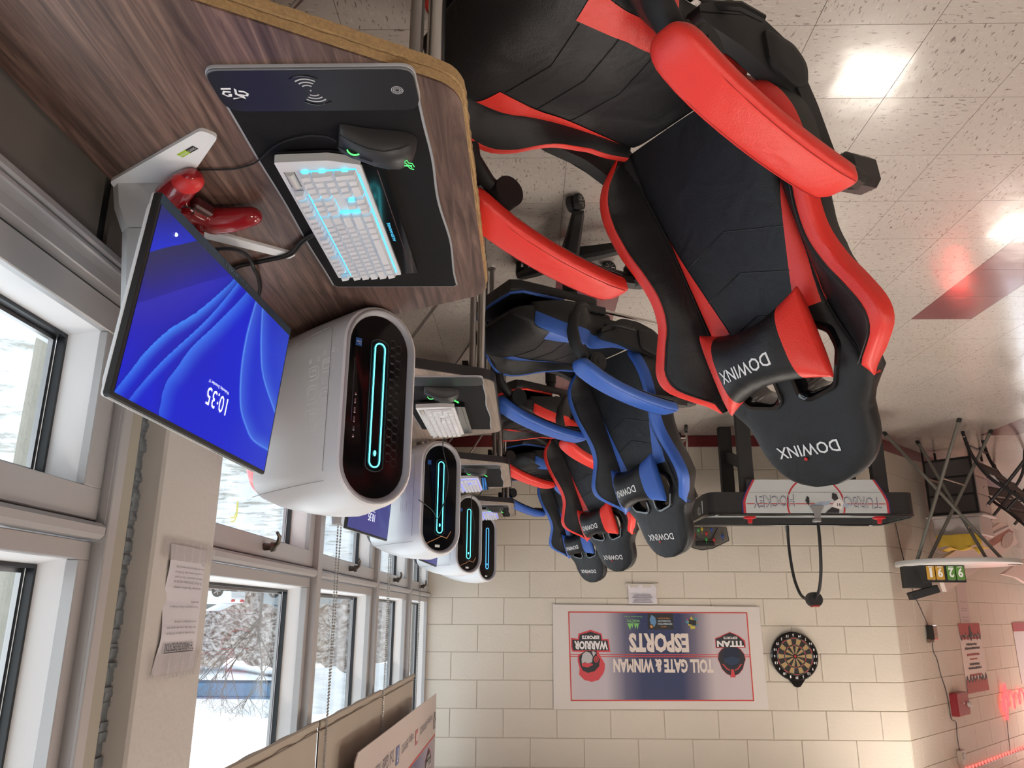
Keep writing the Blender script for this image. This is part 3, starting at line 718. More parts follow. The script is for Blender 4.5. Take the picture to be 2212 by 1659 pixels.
# ------------------------------------------------------------------ trapezoid desks
WOODD = wood_mat('walnut_laminate', (0.125, 0.072, 0.056), (0.050, 0.027, 0.021), (0.25, 0.155, 0.12), 'Y', 0.36)
WOODG = wood_mat('grey_walnut_laminate', (0.27, 0.20, 0.155), (0.18, 0.13, 0.10), (0.37, 0.29, 0.23), 'Y', 0.36)
CORK = mat('bare_particle_board', (0.50, 0.335, 0.165), 0.9, bump=1.0, bscale=260, var=0.35, vscale=180)
CRACK = mat('board_crack', (0.07, 0.045, 0.025), 0.9)
EDGE = mat('black_edge_band', (0.02, 0.018, 0.022), 0.45)
DZ = 0.74
def desk(xf, yc, hs, hl, label, first):
    t = thing('trapezoid_desk', label, 'desk', (xf, yc, 0), group='trapezoid desks in a row')
    D = 0.655; poly = round_poly([(0, -hs), (D, -hl), (D, hl), (0, hs)], [.045, .02, .02, .045], 6)
    top = poly
    f = lambda x, y, z: (x, y, z)
    MB().prism(poly, f, DZ-0.0035, DZ).obj('laminate_top', WOODD if first else WOODG, t, 20)
    if first:
        # bare particle board edge: two courses with a rough crack between them
        def edge(z0, z1, grow, seed):
            rn = random.Random(seed); N = []
            n = len(poly)
            for i in range(n):
                a, b = Vector(poly[i]), Vector(poly[(i+1) % n]); L = (b-a).length; m = max(1, int(L/.012)); nn = Vector(((b-a).y, -(b-a).x)).normalized()
                for k in range(m): N.append(a+(b-a)*(k/m)+nn*(grow+rn.uniform(-.0012, .0012)))
            return MB().prism([(p.x, p.y) for p in N], f, z0, z1)
        edge(DZ-0.0185, DZ-0.0035, 0.0010, 1).obj('particle_board_upper', CORK, t, 0)
        edge(DZ-0.0205, DZ-0.0185, -0.003, 2).obj('board_crack', CRACK, t, 0)
        edge(DZ-0.0375, DZ-0.0205, 0.0040, 3).obj('particle_board_lower', CORK, t, 0)
    else:
        p2 = round_poly([(-.004, -hs-.004), (D, -hl-.004), (D, hl+.004), (-.004, hs+.004)], [.05, .02, .02, .05], 6)
        MB().prism(p2, f, DZ-0.034, DZ-0.001).obj('edge_band', EDGE, t, 20)
    # steel apron under the top and tubular legs
    ap = MB(); ap.box((.10, 0, DZ-.062), (.02, 2*hs-.10, .045)).box((D-.06, 0, DZ-.062), (.02, 2*hl-.35, .045))
    ap.obj('apron', BLKM, t, 0)
    for (x, y) in ((.045, -hs+.045), (.045, hs-.045), (D-.06, -hl+.12), (D-.06, hl-.12)):
        lg = MB(); lg.cyl((x, y, .26), (x, y, DZ-.036), .0145, seg=16)
        lo = lg.obj('leg', CHR, t, 40)
        MB().cyl((x+.028, y+(.02 if y > 0 else -.02), .0), (x+.028, y+(.02 if y > 0 else -.02), DZ-.04), .011, seg=14).obj('inner_tube', STEEL, lo, 40)
        MB().cyl((x, y, .012), (x, y, .27), .0105, seg=14).cyl((x, y, 0), (x, y, .012), .019, .014, 14).obj('adjustable_foot', STEEL, lo, 40)
        MB().cyl((x-.0135, y, .40), (x-.0165, y, .40), .005, seg=10).cyl((x-.0135, y, .52), (x-.0165, y, .52), .005, seg=10).obj('height_hole', BLKP, lo, 0)
    for sg in (-1, 1): MB().cyl((.05, sg*(hs-.05), .22), (.36, sg*(hs-.02), DZ-.045), .005, seg=8).obj('brace_rod', STEEL, t, 40)
    return t
desk(.100, 1.390, .390, .750, 'walnut-topped trapezoid desk nearest the camera with bare crumbling particle-board edge', True)
desk(.115, 2.905, .388, .745, 'black-edged trapezoid desk next beyond the particle-board-edged one', False)
desk(.102, 4.425, .388, .750, 'black-edged trapezoid desk third from the camera', False)
desk(.102, 5.930, .375, .745, 'black-edged trapezoid desk against the block wall at the far end of the row', False)

# ------------------------------------------------------------------ mouse pads
PADF = mat('black_pad_cloth', (0.009, 0.0085, 0.009), 0.8, spec=.2, bump=0.4, bscale=900, var=0.3, vscale=20)
PADE = mat('grey_pad_edge', (0.34, 0.34, 0.36), 0.5)
PADG = mat('charger_gloss_black', (0.010, 0.010, 0.012), 0.34)
PADS = mat('charger_smoke_rim', (0.16, 0.16, 0.17), 0.25)
def pad(x0, x1, y0, y1, label, detail):
    w, h = x1-x0, y1-y0
    t = thing('desk_pad', label, 'desk pad', (x0, y0, DZ), group='large desk pads')
    n = 36
    wav = lambda y: .0035*math.sin(y*18+1)*min(1, max(0, y-.12)*6)
    def outl(g):
        o = [(g, .09), ]; pts = []
        for k in range(n+1): y = .06+(h-.06-.012)*k/n; pts.append((w-g-0.35*wav(y), y))
        L = [(g+wav(y), y) for y in [.06+(h-.06-.012)*(n-k)/n for k in range(n+1)]]
        return pts+[(w-.012, h-g)]+[(.012, h-g)]+L
    f = lambda x, y, z: (x, y, z)
    MB().prism(outl(0), f, 0, .0030).obj('stitched_edge', PADE, t, 0)
    MB().prism(outl(.0040), f, .0002, .0040).obj('cloth_top', PADF, t, 0)
    P = round_poly([(-.002, 0), (w+.002, 0), (w+.002, .098), (-.002, .098)], [.022, .022, .030, .030], 6)
    sc = lambda P, k: [((x-w/2)*k+w/2, (y-.049)*(1-(1-k)*2.6)+.049) for x, y in P]
    MB().prism(P, f, .0002, .0050).obj('charger_rim', mat_white_rim, t, 0)
    MB().loft([[(x, y, z) for x, y in sc(P, k)] for k, z in ((.994, .0050), (.992, .0072), (.985, .0080))]).obj('charger_side', PADS, t, 0)
    ch = MB().loft([[(x, y+.0015, z) for x, y in sc(P, k)] for k, z in ((.988, .0078), (.982, .0086))]).obj('charger_panel', PADG, t, 0)
    if detail:
        mk = MB(); q = lambda px, py: (.453-.00069*(px-480)-x0, .991+.00107*(py-195)-y0, .0090)
        def poly(cs):
            p = [q(420+a/4.424, 120+b/4.424) for a, b in cs]; mk.add(p, [tuple(range(len(p)))])
        poly([(275, 288), (372, 288), (368, 304), (270, 304)])
        poly([(285, 312), (352, 319), (349, 333), (294, 329)]); poly([(285, 312), (294, 329), (278, 345), (256, 345)]); poly([(256, 345), (278, 345), (300, 358), (298, 372)])
        poly([(300, 358), (345, 358), (340, 372), (298, 372)]); poly([(316, 345), (352, 345), (345, 358), (322, 358)])
        poly([(400, 290), (416, 304), (404, 345), (380, 350)]); poly([(380, 350), (404, 342), (458, 364), (430, 382)]); poly([(430, 382), (458, 364), (462, 398), (335, 398)] ); poly([(345, 384), (430, 382), (462, 398), (335, 398)])
        poly([(430, 312), (480, 316), (476, 332), (430, 328)]); poly([(480, 316), (515, 345), (492, 345), (476, 332)]); poly([(515, 345), (495, 370), (482, 356), (492, 345)]); poly([(495, 370), (425, 358), (422, 346), (482, 356)])
        mk.obj('printed_mark', TXTW, t, 0)
        wv = MB(); cx, cy = .320-x0, .988-y0
        for sg in (-1, 1):
            off = .0
            for r_ in (.0105, .0165, .0225):
                A = []
                for k in range(13):
                    a = math.radians(-38+76*k/12); A.append((a, r_))
                vs = []
                for a, r2 in A: vs += [(cx+math.sin(a)*(r2-.0011)*1.05-sg*.003, cy+sg*math.cos(a)*(r2-.0011)*1.15, .0090), (cx+math.sin(a)*(r2+.0011)*1.05-sg*.003, cy+sg*math.cos(a)*(r2+.0011)*1.15, .0090)]
                wv.add(vs, [(2*k, 2*k+1, 2*k+3, 2*k+2) for k in range(12)])
        wv.sphere((cx, cy, .0088), .0014, 8, 4)
        for r_ in (.0035, .0060, .0085):
            vs = []
            for k in range(28):
                a = 2*PI*k/28
                for rr in (r_-.0005, r_+.0005): vs.append((.192-x0+rr*math.cos(a), .989-y0+rr*math.sin(a)*1.0, .0090))
            wv.add(vs, [(2*k, 2*k+1, (2*k+3) % 56, (2*k+2) % 56) for k in range(28)])
        wv.obj('wireless_charge_mark', mat('grey_print', (.5, .5, .5), .5), t, 0)
        gr = MB()
        for sg in (-1, 1):
            pa = [(cx-sg*.004+math.sin(math.radians(a))*.031, cy+sg*math.cos(math.radians(a))*.0335, .0088) for a in range(-40, 41, 8)]
            gr.tube(pa, .0013, 6)
        gr.obj('charger_groove', BLKG, t)
    return t
mat_white_rim = mat('charger_pale_rim', (0.55, 0.56, 0.60), 0.3)
pad(.163, .463, .940, 1.728, 'black desk pad with a wireless charging strip, on the nearest desk', True)
pad(.150, .450, 2.460, 3.235, 'black desk pad on the second desk from the camera', False)
pad(.145, .445, 4.045, 4.800, 'black desk pad on the third desk from the camera', False)
pad(.140, .440, 5.620, 6.330, 'black desk pad on the farthest desk', False)

# ------------------------------------------------------------------ mice
MSB = mat('mouse_shell', (0.028, 0.027, 0.029), 0.42)
GRN = glow('green_led', (0.10, 0.9, 0.18), 1.1)
def mouse(x, y, z, rz, label, detail):
    t = thing('computer_mouse', label, 'mouse', (x, y, z), rz, 'computer mice on the desk pads')
    prof = [(-.064, .014, .007), (-.061, .024, .020), (-.054, .031, .031), (-.040, .0355, .040), (-.020, .0345, .0430), (0, .0320, .0415), (.020, .0300, .0365), (.040, .0310, .0290), (.054, .0315, .0225), (.060, .0300, .0180), (.0625, .0270, .0120)]
    rg = []
    for px, hw, hh in prof:
        R = []
        for k in range(32):
            a = 2*PI*k/32; ca, sa = math.cos(a), math.sin(a)
            yy = hw*abs(ca)**.75*(1 if ca > 0 else -1); zz = hh*abs(sa)**.85 if sa > 0 else -.0
            lean = 1.0 if sa < 0 else 1-.16*sa
            if sa <= 0: yy *= (1+.0); zz = 0.0
            R.append((px, yy*lean+.004*max(0, sa), zz+.001))
        rg.append(R)
    b = MB().loft(rg).obj('shell', MSB, t, 60)
    MB().prism(rrect(.115, .052, .02, 4), lambda a, b_, z: (a, b_, z), 0, .0012).obj('glide_base', BLKP, t, 0)
    wh = MB(); wh.cyl((.036, -.0045, .0245), (.036, .0045, .0245), .0115, seg=20); wo = wh.obj('scroll_wheel', BLKM, t)
    gl_ = MB()
    for s_ in (-1,): gl_.tube([(.036+math.cos(a)*.0118, s_*.0036, .0245+math.sin(a)*.0118) for a in [math.radians(v) for v in range(20, 161, 14)]], .0014, 6)
    gl_.obj('wheel_light', GRN, wo)
    MB().tube([(.062, 0, .0235), (.052, 0, .0272), (.046, 0, .030)], .0018, 6).tube([(.026, 0, .0375), (.006, 0, .0424)], .0011, 6).obj('button_gap', GASK, t)
    for sd in (1, -1):
        MB().tube([(.060, sd*.0235, .0165), (.040, sd*.0222, .0255), (.015, sd*.0205, .0325), (-.010, sd*.0225, .0352), (-.035, sd*.0285, .0300), (-.050, sd*.0300, .0200)], .0008, 5).obj('shell_seam', GASK, t)
    if detail:
        MB().grid(lambda u, v: (.030-.060*u, .0250+.0062*math.sin(PI*u)*.6+.003*v, .0060+.018*v+.002*math.sin(PI*u)), 8, 4).obj('rubber_grip', mat('grip_rubber', (.012, .012, .012), .85, bump=1.0, bscale=1500), t)
    lg = MB()
    def mk(pts, w=.0007):
        lg.tube([(-.052+px*.011, py*.011, .0385+.0012-px*.0045-abs(py)*.0015) for px, py in pts], w, 5)
    mk([(-.9, -.3), (-.5, -.8), (0, -.5), (.3, -.9), (.7, -.3)]); mk([(-.9, .4), (-.4, .7), (0, .3), (.5, .7), (.9, .2)]); mk([(-.5, -.3), (0, 0), (.5, -.2), (.9, .5), (1.2, .9)]); mk([(-.6, .1), (-.2, -.1), (.2, .3)])
    lg.obj('glowing_emblem', GRN, t)
    return t
mouse(.246, 1.122, .744, math.radians(-15), 'black wired mouse with a green-lit wheel, touching the nearest keyboard', True)
mouse(.300, 2.622, .744, math.radians(-12), 'black mouse with green light on the second desk from the camera', False)
mouse(.278, 4.150, .744, math.radians(-8), 'black mouse with green light on the third desk from the camera', False)
mouse(.240, 5.705, .744, math.radians(-8), 'black mouse on the farthest desk', False)

# ------------------------------------------------------------------ keyboards
KW = mat('white_keycap', (0.70, 0.70, 0.72), 0.42)
KB_ = mat('keyboard_white_plate', (0.72, 0.71, 0.72), 0.4)
KL = glow('cyan_backlight', (0.10, 0.62, 1.0), 0.95)
KL2 = glow('cyan_backlight_bright', (0.06, 0.70, 1.0), 2.3)
KLB = glow('blue_backlight', (0.10, 0.14, 1.0), 1.6)
U = .01905
def keylist():
    K = []
    def row(y, xs, x0=0.0):
        x = x0
        for w in xs:
            if w > 0: K.append((x, y, w, 1))
            x += abs(w)
    row(0, [1.25, 1.25, 1.25, 6.25, 1.25, 1.25, 1.25, 1.25]); row(1, [2.25]+[1]*10+[2.75]); row(2, [1.75]+[1]*11+[2.25]); row(3, [1.5]+[1]*12+[1.5]); row(4, [1]*13+[2])
    row(5.35, [1, -1, 1, 1, 1, 1, -.5, 1, 1, 1, 1, -.5, 1, 1, 1, 1])
    row(0, [1, 1, 1], 15.25); row(1, [1], 16.25); row(3, [1, 1, 1], 15.25); row(4, [1, 1, 1], 15.25); row(5.35, [1, 1, 1], 15.25)
    row(4, [1, 1, 1, 1], 18.5); row(3, [1, 1, 1], 18.5); row(2, [1, 1, 1], 18.5); row(1, [1, 1, 1], 18.5); row(0, [2, 1], 18.5); row(5.35, [1], 18.5)
    K.append((21.5, 2, 1, 2)); K.append((21.5, 0, 1, 2))
    return K
def capmesh(mb, cx, cy, w, h, z0=.0, hz=.0095):
    a, b = (w*U-.0014)/2, (h*U-.0014)/2; c, d = a-.0026, b-.0028
    vs = [(cx-a, cy-b, z0), (cx+a, cy-b, z0), (cx+a, cy+b, z0), (cx-a, cy+b, z0), (cx-c, cy-d+.0006, z0+hz-.0012), (cx+c, cy-d+.0006, z0+hz-.0012), (cx+c, cy+d+.001, z0+hz+.0006), (cx-c, cy+d+.001, z0+hz+.0006),
          (cx-c*.75, cy-d*.8, z0+hz-.0016), (cx+c*.75, cy-d*.8, z0+hz-.0016), (cx+c*.75, cy+d*.8, z0+hz-.0002), (cx-c*.75, cy+d*.8, z0+hz-.0002)]
    mb.add(vs, [(0, 3, 2, 1), (0, 1, 5, 4), (1, 2, 6, 5), (2, 3, 7, 6), (3, 0, 4, 7), (4, 5, 9, 8), (5, 6, 10, 9), (6, 7, 11, 10), (7, 4, 8, 11), (8, 9, 10, 11)])
def keyboard(x, y, z, rz, label, detail, lit):
    t = thing('keyboard', label, 'keyboard', (x, y, z), rz, 'white keyboards on the desk pads', )
    t.rotation_euler = (math.radians(3.0), 0, rz)
    MX, MY = .0085, .0090; Wd = 22.5*U+2*MX; Dp = 6.35*U+2*MY
    body = [(0, 0), (Wd-.0, 0), (Wd+.018, .050), (Wd+.020, Dp), (0, Dp)]
    MB().prism(round_poly(body, .004, 3), lambda a, b, c: (a, b, c), .0, .0150).obj('top_plate', KB_, t, 0)
    MB().prism(round_poly([(.001, .002), (Wd-.003, .002), (Wd+.014, .05), (Wd+.015, Dp-.003), (.001, Dp-.003)], .004, 3), lambda a, b, c: (a, b, c), -.008, .0).obj('underside', BLKM, t, 0)
    # black front bar
    MB().prism(round_poly([(-.004, -.036), (Wd-.018, -.036), (Wd-.004, -.0), (-.004, -.0)], .003, 2), lambda a, b, c: (a, b, c), -.006, .0105).obj('front_bar', BLKG, t, 0)
    MB().box((Wd/2-.01, -.0240, .0110), (Wd-.03, .0012, .001)).obj('bar_groove', mat('dark_red_gap', (.05, .012, .010), .4), t, 0)
    if detail:
        lt = MB(); text_into(lt, 'ALIENWARE', lambda a, b: (.155+a, -.0135+b, .0108), .078, .0058, .0); lt.obj('bar_lettering', KL, t, 0)
    lit_m = (KL, KL2) if lit == 1 else (KLB, KLB)
    K = keylist()
    if lit:
        bp = MB(); bp.box((MX+7.5*U, MY+2.5*U, .0152), (15*U-.002, 5*U-.001, .0006)).box((MX+16.75*U, MY+4*U, .0152), (3*U-.002, 2*U-.002, .0006)).box((MX+16.75*U, MY+.5*U, .0152), (3*U-.002, U-.003, .0006)).box((MX+20.5*U, MY+2.5*U, .0152), (4*U-.002, 5*U-.001, .0006)).box((MX+8.0*U, MY+5.85*U, .0152), (14*U, .008, .0006)).box((MX+7.6*U, MY+5.17*U, .0158), (15*U, .0050, .0010)).box((MX+16.75*U, MY+5.17*U, .0158), (3*U, .0050, .0010)).box((MX+15.12*U, MY+2.7*U, .0158), (.0035, 5.2*U, .0010)).box((MX+18.37*U, MY+2.7*U, .0158), (.0035, 5.2*U, .0010)).box((MX+11*U, MY-.0018, .0156), (21*U, .0018, .0010))
        bp.obj('backlight', lit_m[0], t, 0)
        gl_ = MB()
        for (kx, ky) in ((22.45, 1.0), (22.45, 3.0), (22.45, 4.5), (18.45, 5.85), (18.3, .5), (17.3, 1.5), (18.3, 3.5), (18.3, 4.5), (15.05, .5), (15.1, 3.5), (15.1, 4.5), (15.0, 5.85), (11.5, 5.85), (6.5, 5.85), (1.6, 5.85), (1.3, .5), (15.1, 1.5), (15.1, 2.5)):
            gl_.box((MX+kx*U, MY+ky*U, .0185), (.0035, .011, .004), bev=.001)
        gl_.obj('key_light', lit_m[1], t, 0)
    if detail:
        pr = {}
        for (kx, ky, w, h) in K:
            c = (MX+(kx+w/2)*U, MY+(ky+h/2)*U, .0185)
            if (w, h) not in pr:
                m_ = MB(); capmesh(m_, 0, 0, w, h); pr[(w, h)] = m_.obj('keycap', KW, t, 0, loc=c)
            else: copyo(pr[(w, h)], t, loc=c)
        sw = MB()
        for (kx, ky, w, h) in K: sw.box((MX+(kx+w/2)*U, MY+(ky+h/2)*U, .0165), (.010, .010, .0045))
        tag(sw.obj('key_switches', mat('clear_switch', (.6, .75, .85), .3), t, 0), kind='stuff')
        lg = MB(); rn = random.Random(3)
        rows = {4: '1234567890-=', 3: 'QWERTYUIOP[]', 2: 'ASDFGHJKL;', 1: 'ZXCVBNM,./'}; st_ = {4: 1, 3: 1.5, 2: 1.75, 1: 2.25}
        for rr, s_ in rows.items():
            for i, ch in enumerate(s_):
                bx, by = MX+(st_[rr]+i+.28)*U, MY+(rr+.52)*U
                text_into(lg, ch, lambda a, b, bx=bx, by=by: (bx+a, by+b, .0185+.0091), .0026 if ch not in '-=.,;' else .002, .0040 if ch not in '-=.,;' else .0015, 0)
        lg.obj('legends', mat('pale_legend', (.35, .48, .60), .5), t, 0)
    else:
        m_ = MB()
        for (kx, ky, w, h) in K: capmesh(m_, MX+(kx+w/2)*U, MY+(ky+h/2)*U, w, h, .0165)
        tag(m_.obj('keycaps', KW, t, 0), kind='stuff')
    rl = MB(); rl.cyl((MX+20.0*U, MY+5.95*U, .0150), (MX+22.3*U, MY+5.95*U, .0150), .0075, seg=24); rl.obj('volume_roller', mat('pearl_roller', (.55, .53, .50), .25), t, 60)
    MB().box((MX+21.15*U, MY+5.95*U-.0085, .0153), (2.45*U, .0008, .0012)).box((MX+21.15*U, MY+5.95*U+.0085, .0153), (2.45*U, .0008, .0012)).obj('roller_slot', GASK, t, 0)
    return t
keyboard(.281, 1.602, .754, math.radians(-90), 'white full-size keyboard with cyan backlight nearest the camera, every key visible', True, 1)
keyboard(.268, 3.215, .754, math.radians(-90), 'white unlit keyboard on the second desk from the camera', False, 0)
keyboard(.275, 4.770, .754, math.radians(-90), 'white keyboard with blue backlight on the third desk from the camera', False, 2)
keyboard(.230, 6.230, .754, math.radians(-90), 'white keyboard on the farthest desk', False, 2)

# ------------------------------------------------------------------ screen picture
import numpy as np
def sp2(P, n=10):
    out = []
    for i in range(len(P)-1):
        p0, p1, p2, p3 = [np.array(P[max(0, min(len(P)-1, k))]) for k in (i-1, i, i+1, i+2)]
        for k in range(n):
            t = k/n; out.append(0.5*((2*p1)+(-p0+p2)*t+(2*p0-5*p1+4*p2-p3)*t*t+(-p0+3*p1-3*p2+p3)*t**3))
    return out+[np.array(P[-1])]
def seg_d(U_, V_, poly):
    P = sp2(poly); best = np.full(U_.shape, 9.0); side = np.zeros(U_.shape); tt = np.zeros(U_.shape)
    for i in range(len(P)-1):
        a, b = P[i], P[i+1]; dx, dy = b-a; L = dx*dx+dy*dy+1e-12
        t = np.clip(((U_-a[0])*dx+(V_-a[1])*dy)/L, 0, 1); d = np.hypot(a[0]+dx*t-U_, a[1]+dy*t-V_)
        m = d < best; best = np.where(m, d, best); side = np.where(m, dx*(V_-a[1])-dy*(U_-a[0]), side); tt = np.where(m, (i+t)/(len(P)-1), tt)
    return best, side, tt
CUR = [([(.52, -.05), (.534, .029), (.69, .34), (.825, .557), (.91, .737), (.952, .857), (1.02, 1.05)], .050, (.05, .26, .85), .9),
       ([(.42, -.05), (.428, .027), (.575, .34), (.682, .552), (.742, .721), (.781, .844), (.775, 1.05)], .085, (.05, .22, .80), .75),
       ([(.49, -.04), (.504, .033), (.635, .354), (.804, .693), (.888, .882), (.95, 1.05)], .040, (.05, .24, .85), .8)]
THIN = [[(.33, -.02), (.338, .042), (.352, .257), (.34, .482), (.294, .687), (.223, .788), (.142, .847), (-.01, .852)], [(.275, -.02), (.268, .038), (.224, .252), (.154, .421), (-.01, .59)]]
D1 = [(.766, -.03), (.862, .092), (.948, .198), (1.03, .31)]; D2 = [(.50, -.04), (.53, -.02), (.743, .228), (.949, .485), (1.03, .58)]
def screen_cols(U_, V_):
    C = np.empty(U_.shape+(3,)); C[:] = (.0005, .006, .42)
    def mix(c, f):
        f = np.clip(f, 0, 1)[..., None]; C[:] = C*(1-f)+np.array(c)*f
    mix((.02, .012, .18), np.clip((U_-.45)/.6, 0, 1)*np.clip(1-V_*1.1, 0, 1)*1.6)
    mix((.02, .05, .38), .6*np.clip(.35-U_, 0, 1)/.35*(1-.4*V_))  # lighter violet towards the far side: a reflection painted into the picture
    d, s, t = seg_d(U_, V_, D2); mix((.012, .012, .12), (s < 0)*(.35+d*3)); mix((.03, .03, .35), (s >= 0)*np.clip(1-d*9, 0, 1)*.35)
    d, s, t = seg_d(U_, V_, D1); mix((.01, .02, .42), (s < 0)*np.clip(1-d*7, 0, 1)); mix((.035, .035, .07), (s < 0)*np.clip(d*6-.6, 0, 1)); mix((.02, .02, .055), (s >= 0)*np.clip(1-d*6, 0, 1)*.9)
    for pl, w, col, am in CUR:
        d, s, t = seg_d(U_, V_, pl); mix(col, (s > 0)*np.clip(1-d/w, 0, 1)**1.6*am*(.35+.65*np.sin(PI*np.clip(t*.9+.08, 0, 1)))*.75); mix((0, .004, .22), (s <= 0)*np.clip(1-d/.05, 0, 1)**2*.45)
    for pl in THIN:
        d, s, t = seg_d(U_, V_, pl); mix((.10, .28, .70), np.clip(1-d/.010, 0, 1)**1.2*.55+(s > 0)*np.clip(1-d/.12, 0, 1)**2*.28)
    return C*(.75+.25*np.clip(V_*3+.4, 0, 1))[..., None]
SCR = bpy.data.materials.new('lock_screen_picture'); SCR.use_nodes = True
sn_ = SCR.node_tree.nodes; sl = SCR.node_tree.links; pb = sn_['Principled BSDF']; va = sn_.new('ShaderNodeVertexColor'); va.layer_name = 'picture'
pb.inputs['Base Color'].default_value = (.01, .01, .015, 1); pb.inputs['Roughness'].default_value = .45; pb.inputs['Specular IOR Level'].default_value = .25; sl.new(va.outputs['Color'], pb.inputs['Emission Color']); pb.inputs['Emission Strength'].default_value = 0.80
SCR2 = SCR.copy(); SCR2.name = 'lock_screen_picture_dim'; SCR2.node_tree.nodes['Principled BSDF'].inputs['Emission Strength'].default_value = .22; SCR2.node_tree.nodes['Principled BSDF'].inputs['Base Color'].default_value = (.08, .08, .13, 1)
def screen_mesh(w, h, fn, parent, nu=280, nv=165):
    vs = [fn(i/nu, j/nv) for i in range(nu+1) for j in range(nv+1)]
    fs = [(i*(nv+1)+j, (i+1)*(nv+1)+j, (i+1)*(nv+1)+j+1, i*(nv+1)+j+1) for i in range(nu) for j in range(nv)]
    me = bpy.data.meshes.new('screen'); me.from_pydata(vs, [], fs); me.materials.append(SCR if nu > 100 else SCR2)
    ca = me.color_attributes.new('picture', 'FLOAT_COLOR', 'POINT'); uu, vv = np.meshgrid(np.arange(nu+1)/nu, np.arange(nv+1)/nv, indexing='ij'); cc = screen_cols(uu, vv)
    ca.data.foreach_set('color', np.concatenate([cc, np.ones(cc.shape[:2]+(1,))], 2).astype(np.float32).ravel())
    o = bpy.data.objects.new('screen', me); COL.objects.link(o); o.parent = parent; return o
WHTG = mat('stand_grey_white', (.60, .60, .61), .4)
SILV = mat('silver_bezel', (.50, .49, .47), .35, metal=.5)
NAVY = mat('bezel_chin', (.020, .035, .055), .25)
def monitor(C0, a, tilt, roll, wM, hM, footz, label, detail, col=True):
    a, tilt, roll = [math.radians(v) for v in (a, tilt, roll)]
    u = Vector((-math.sin(a), math.cos(a), 0)); n = Vector((-math.cos(a), -math.sin(a), 0)); up = Vector((0, 0, 1))
    n2 = n*math.cos(tilt)+up*math.sin(tilt); v = up*math.cos(tilt)-n*math.sin(tilt)
    u2 = u*math.cos(roll)+v*math.sin(roll); v2 = v*math.cos(roll)-u*math.sin(roll)
    t = thing('monitor', label, 'monitor', (C0[0]+.12, C0[1], footz), group='monitors on the desks')
    O = Vector(C0)-Vector((C0[0]+.12, C0[1], footz))
    # picture coordinate 0..1 runs from the far side (left when facing the screen) to the near side
    P = lambda x, y, z: tuple(O-u2*x+v2*y+n2*z)     # x: to the viewer's right
    hw, hh = wM/2, hM/2
    fr = rrect(wM, hM, .006, 3)
    MB().loft([[P(x*k, y*k, z) for x, y in fr] for k, z in ((1.001, -.0095), (1.001, -.012), (.998, -.0135))]).obj('silver_frame', WHT, t, 30)
    MB().add([P(-hw+.006, hh+.0004, -.0092), P(hw-.006, hh+.0004, -.0092), P(hw-.006, hh+.0004, -.002), P(-hw+.006, hh+.0004, -.002)], [(0, 1, 2, 3)]).obj('top_strip', SILV, t, 0)
    MB().loft([[P(x*k, y*k, z) for x, y in fr] for k, z in ((1, -.0095), (1, .0), (.992, .0015))]).obj('black_bezel', BLKM, t, 30)
    MB().loft([[P(x*k, y*k, z) for x, y in rrect(wM*.985, hM*.97, .02, 4)] for k, z in ((1, -.012), (.99, -.020), (.93, -.030), (.75, -.040), (.60, -.046))]).obj('back_shell', WHT, t, 40)
    if detail:
        vt = MB()
        for k in range(52): vt.add([P(-hw+.04+k*.0036, hh+.0007, -.0085), P(-hw+.042+k*.0036, hh+.0007, -.0085), P(-hw+.042+k*.0036, hh+.0007, -.0045), P(-hw+.04+k*.0036, hh+.0007, -.0045)], [(0, 1, 2, 3)])
        vt.obj('vent_slots', BLKP, t, 0)
    b = .0075; ch = .019
    MB().add([P(-hw+.003, -hh+.002, .0019), P(hw-.003, -hh+.002, .0019), P(hw-.003, -hh+ch, .0019), P(-hw+.003, -hh+ch, .0019)], [(0, 1, 2, 3)]).obj('chin', NAVY, t, 0)
    screen_mesh(0, 0, lambda i, j: P(-hw+b+i*(wM-2*b), -hh+ch+j*(hM-ch-b), .0022), t, *((280, 165) if detail else (60, 36)))
    sx = lambda i: -hw+b+i*(wM-2*b); sy = lambda j: -hh+ch+j*(hM-ch-b)
    clk = glow('clock_white', (.85, .88, 1.0), .85) if 'clk' not in _mc else _mc['clk']; _mc['clk'] = clk
    tm = MB(); text_into(tm, '10:35', lambda q, w: P(sx(.392)+q, sy(.700)+w, .0030), .080, .032, .0)
    tm.obj('clock', clk, t, 0)
    tm = MB(); text_into(tm, 'Wednesday, December 17', lambda q, w: P(sx(.397)+q, sy(.652)+w, .0030), .080, .0075, 0); tm.obj('date', clk, t, 0)
    if detail:
        tm = MB(); text_into(tm, 'ALIENWARE', lambda q, w: P(-.055+q, -hh+.006+w, .0024), .11, .0065, 0); tm.obj('chin_lettering', mat('chin_print', (.10, .13, .16), .4), t, 0)
        MB().tube([P(sx(.90), sy(.075), .0024), P(sx(.906), sy(.075), .0026)], .0032, 10).obj('screen_emblem', clk, t, 0)
    if col:
        Q = Vector((C0[0]+.12, C0[1], footz)); q = lambda x, y, z: (x-Q.x, y-Q.y, z-Q.z)
        dx, dy = C0[0]-.55, C0[1]-1.325; zz = footz
        def pr(poly, z0, z1, nm, m=WHT, r=.006): return MB().prism(round_poly(poly, r, 4), lambda x, y, z: q(x+dx, y+dy, z), z0, z1).obj(nm, m, t, 30)
        pr([(.524, 1.088), (.753, 1.244), (.757, 1.330), (.665, 1.330), (.607, 1.238), (.504, 1.108)], zz, zz+.0065, 'foot', r=.010)
        pr([(.665, 1.325), (.757, 1.325), (.755, 1.392), (.690, 1.452), (.522, 1.566), (.500, 1.546), (.640, 1.440)], zz, zz+.0065, 'foot', r=.008)
        secs = [(zz+.004, .625, .757, 1.246, 1.384, 0), (zz+.045, .632, .752, 1.252, 1.378, 0), (zz+.088, .640, .735, 1.258, 1.372, 0)]
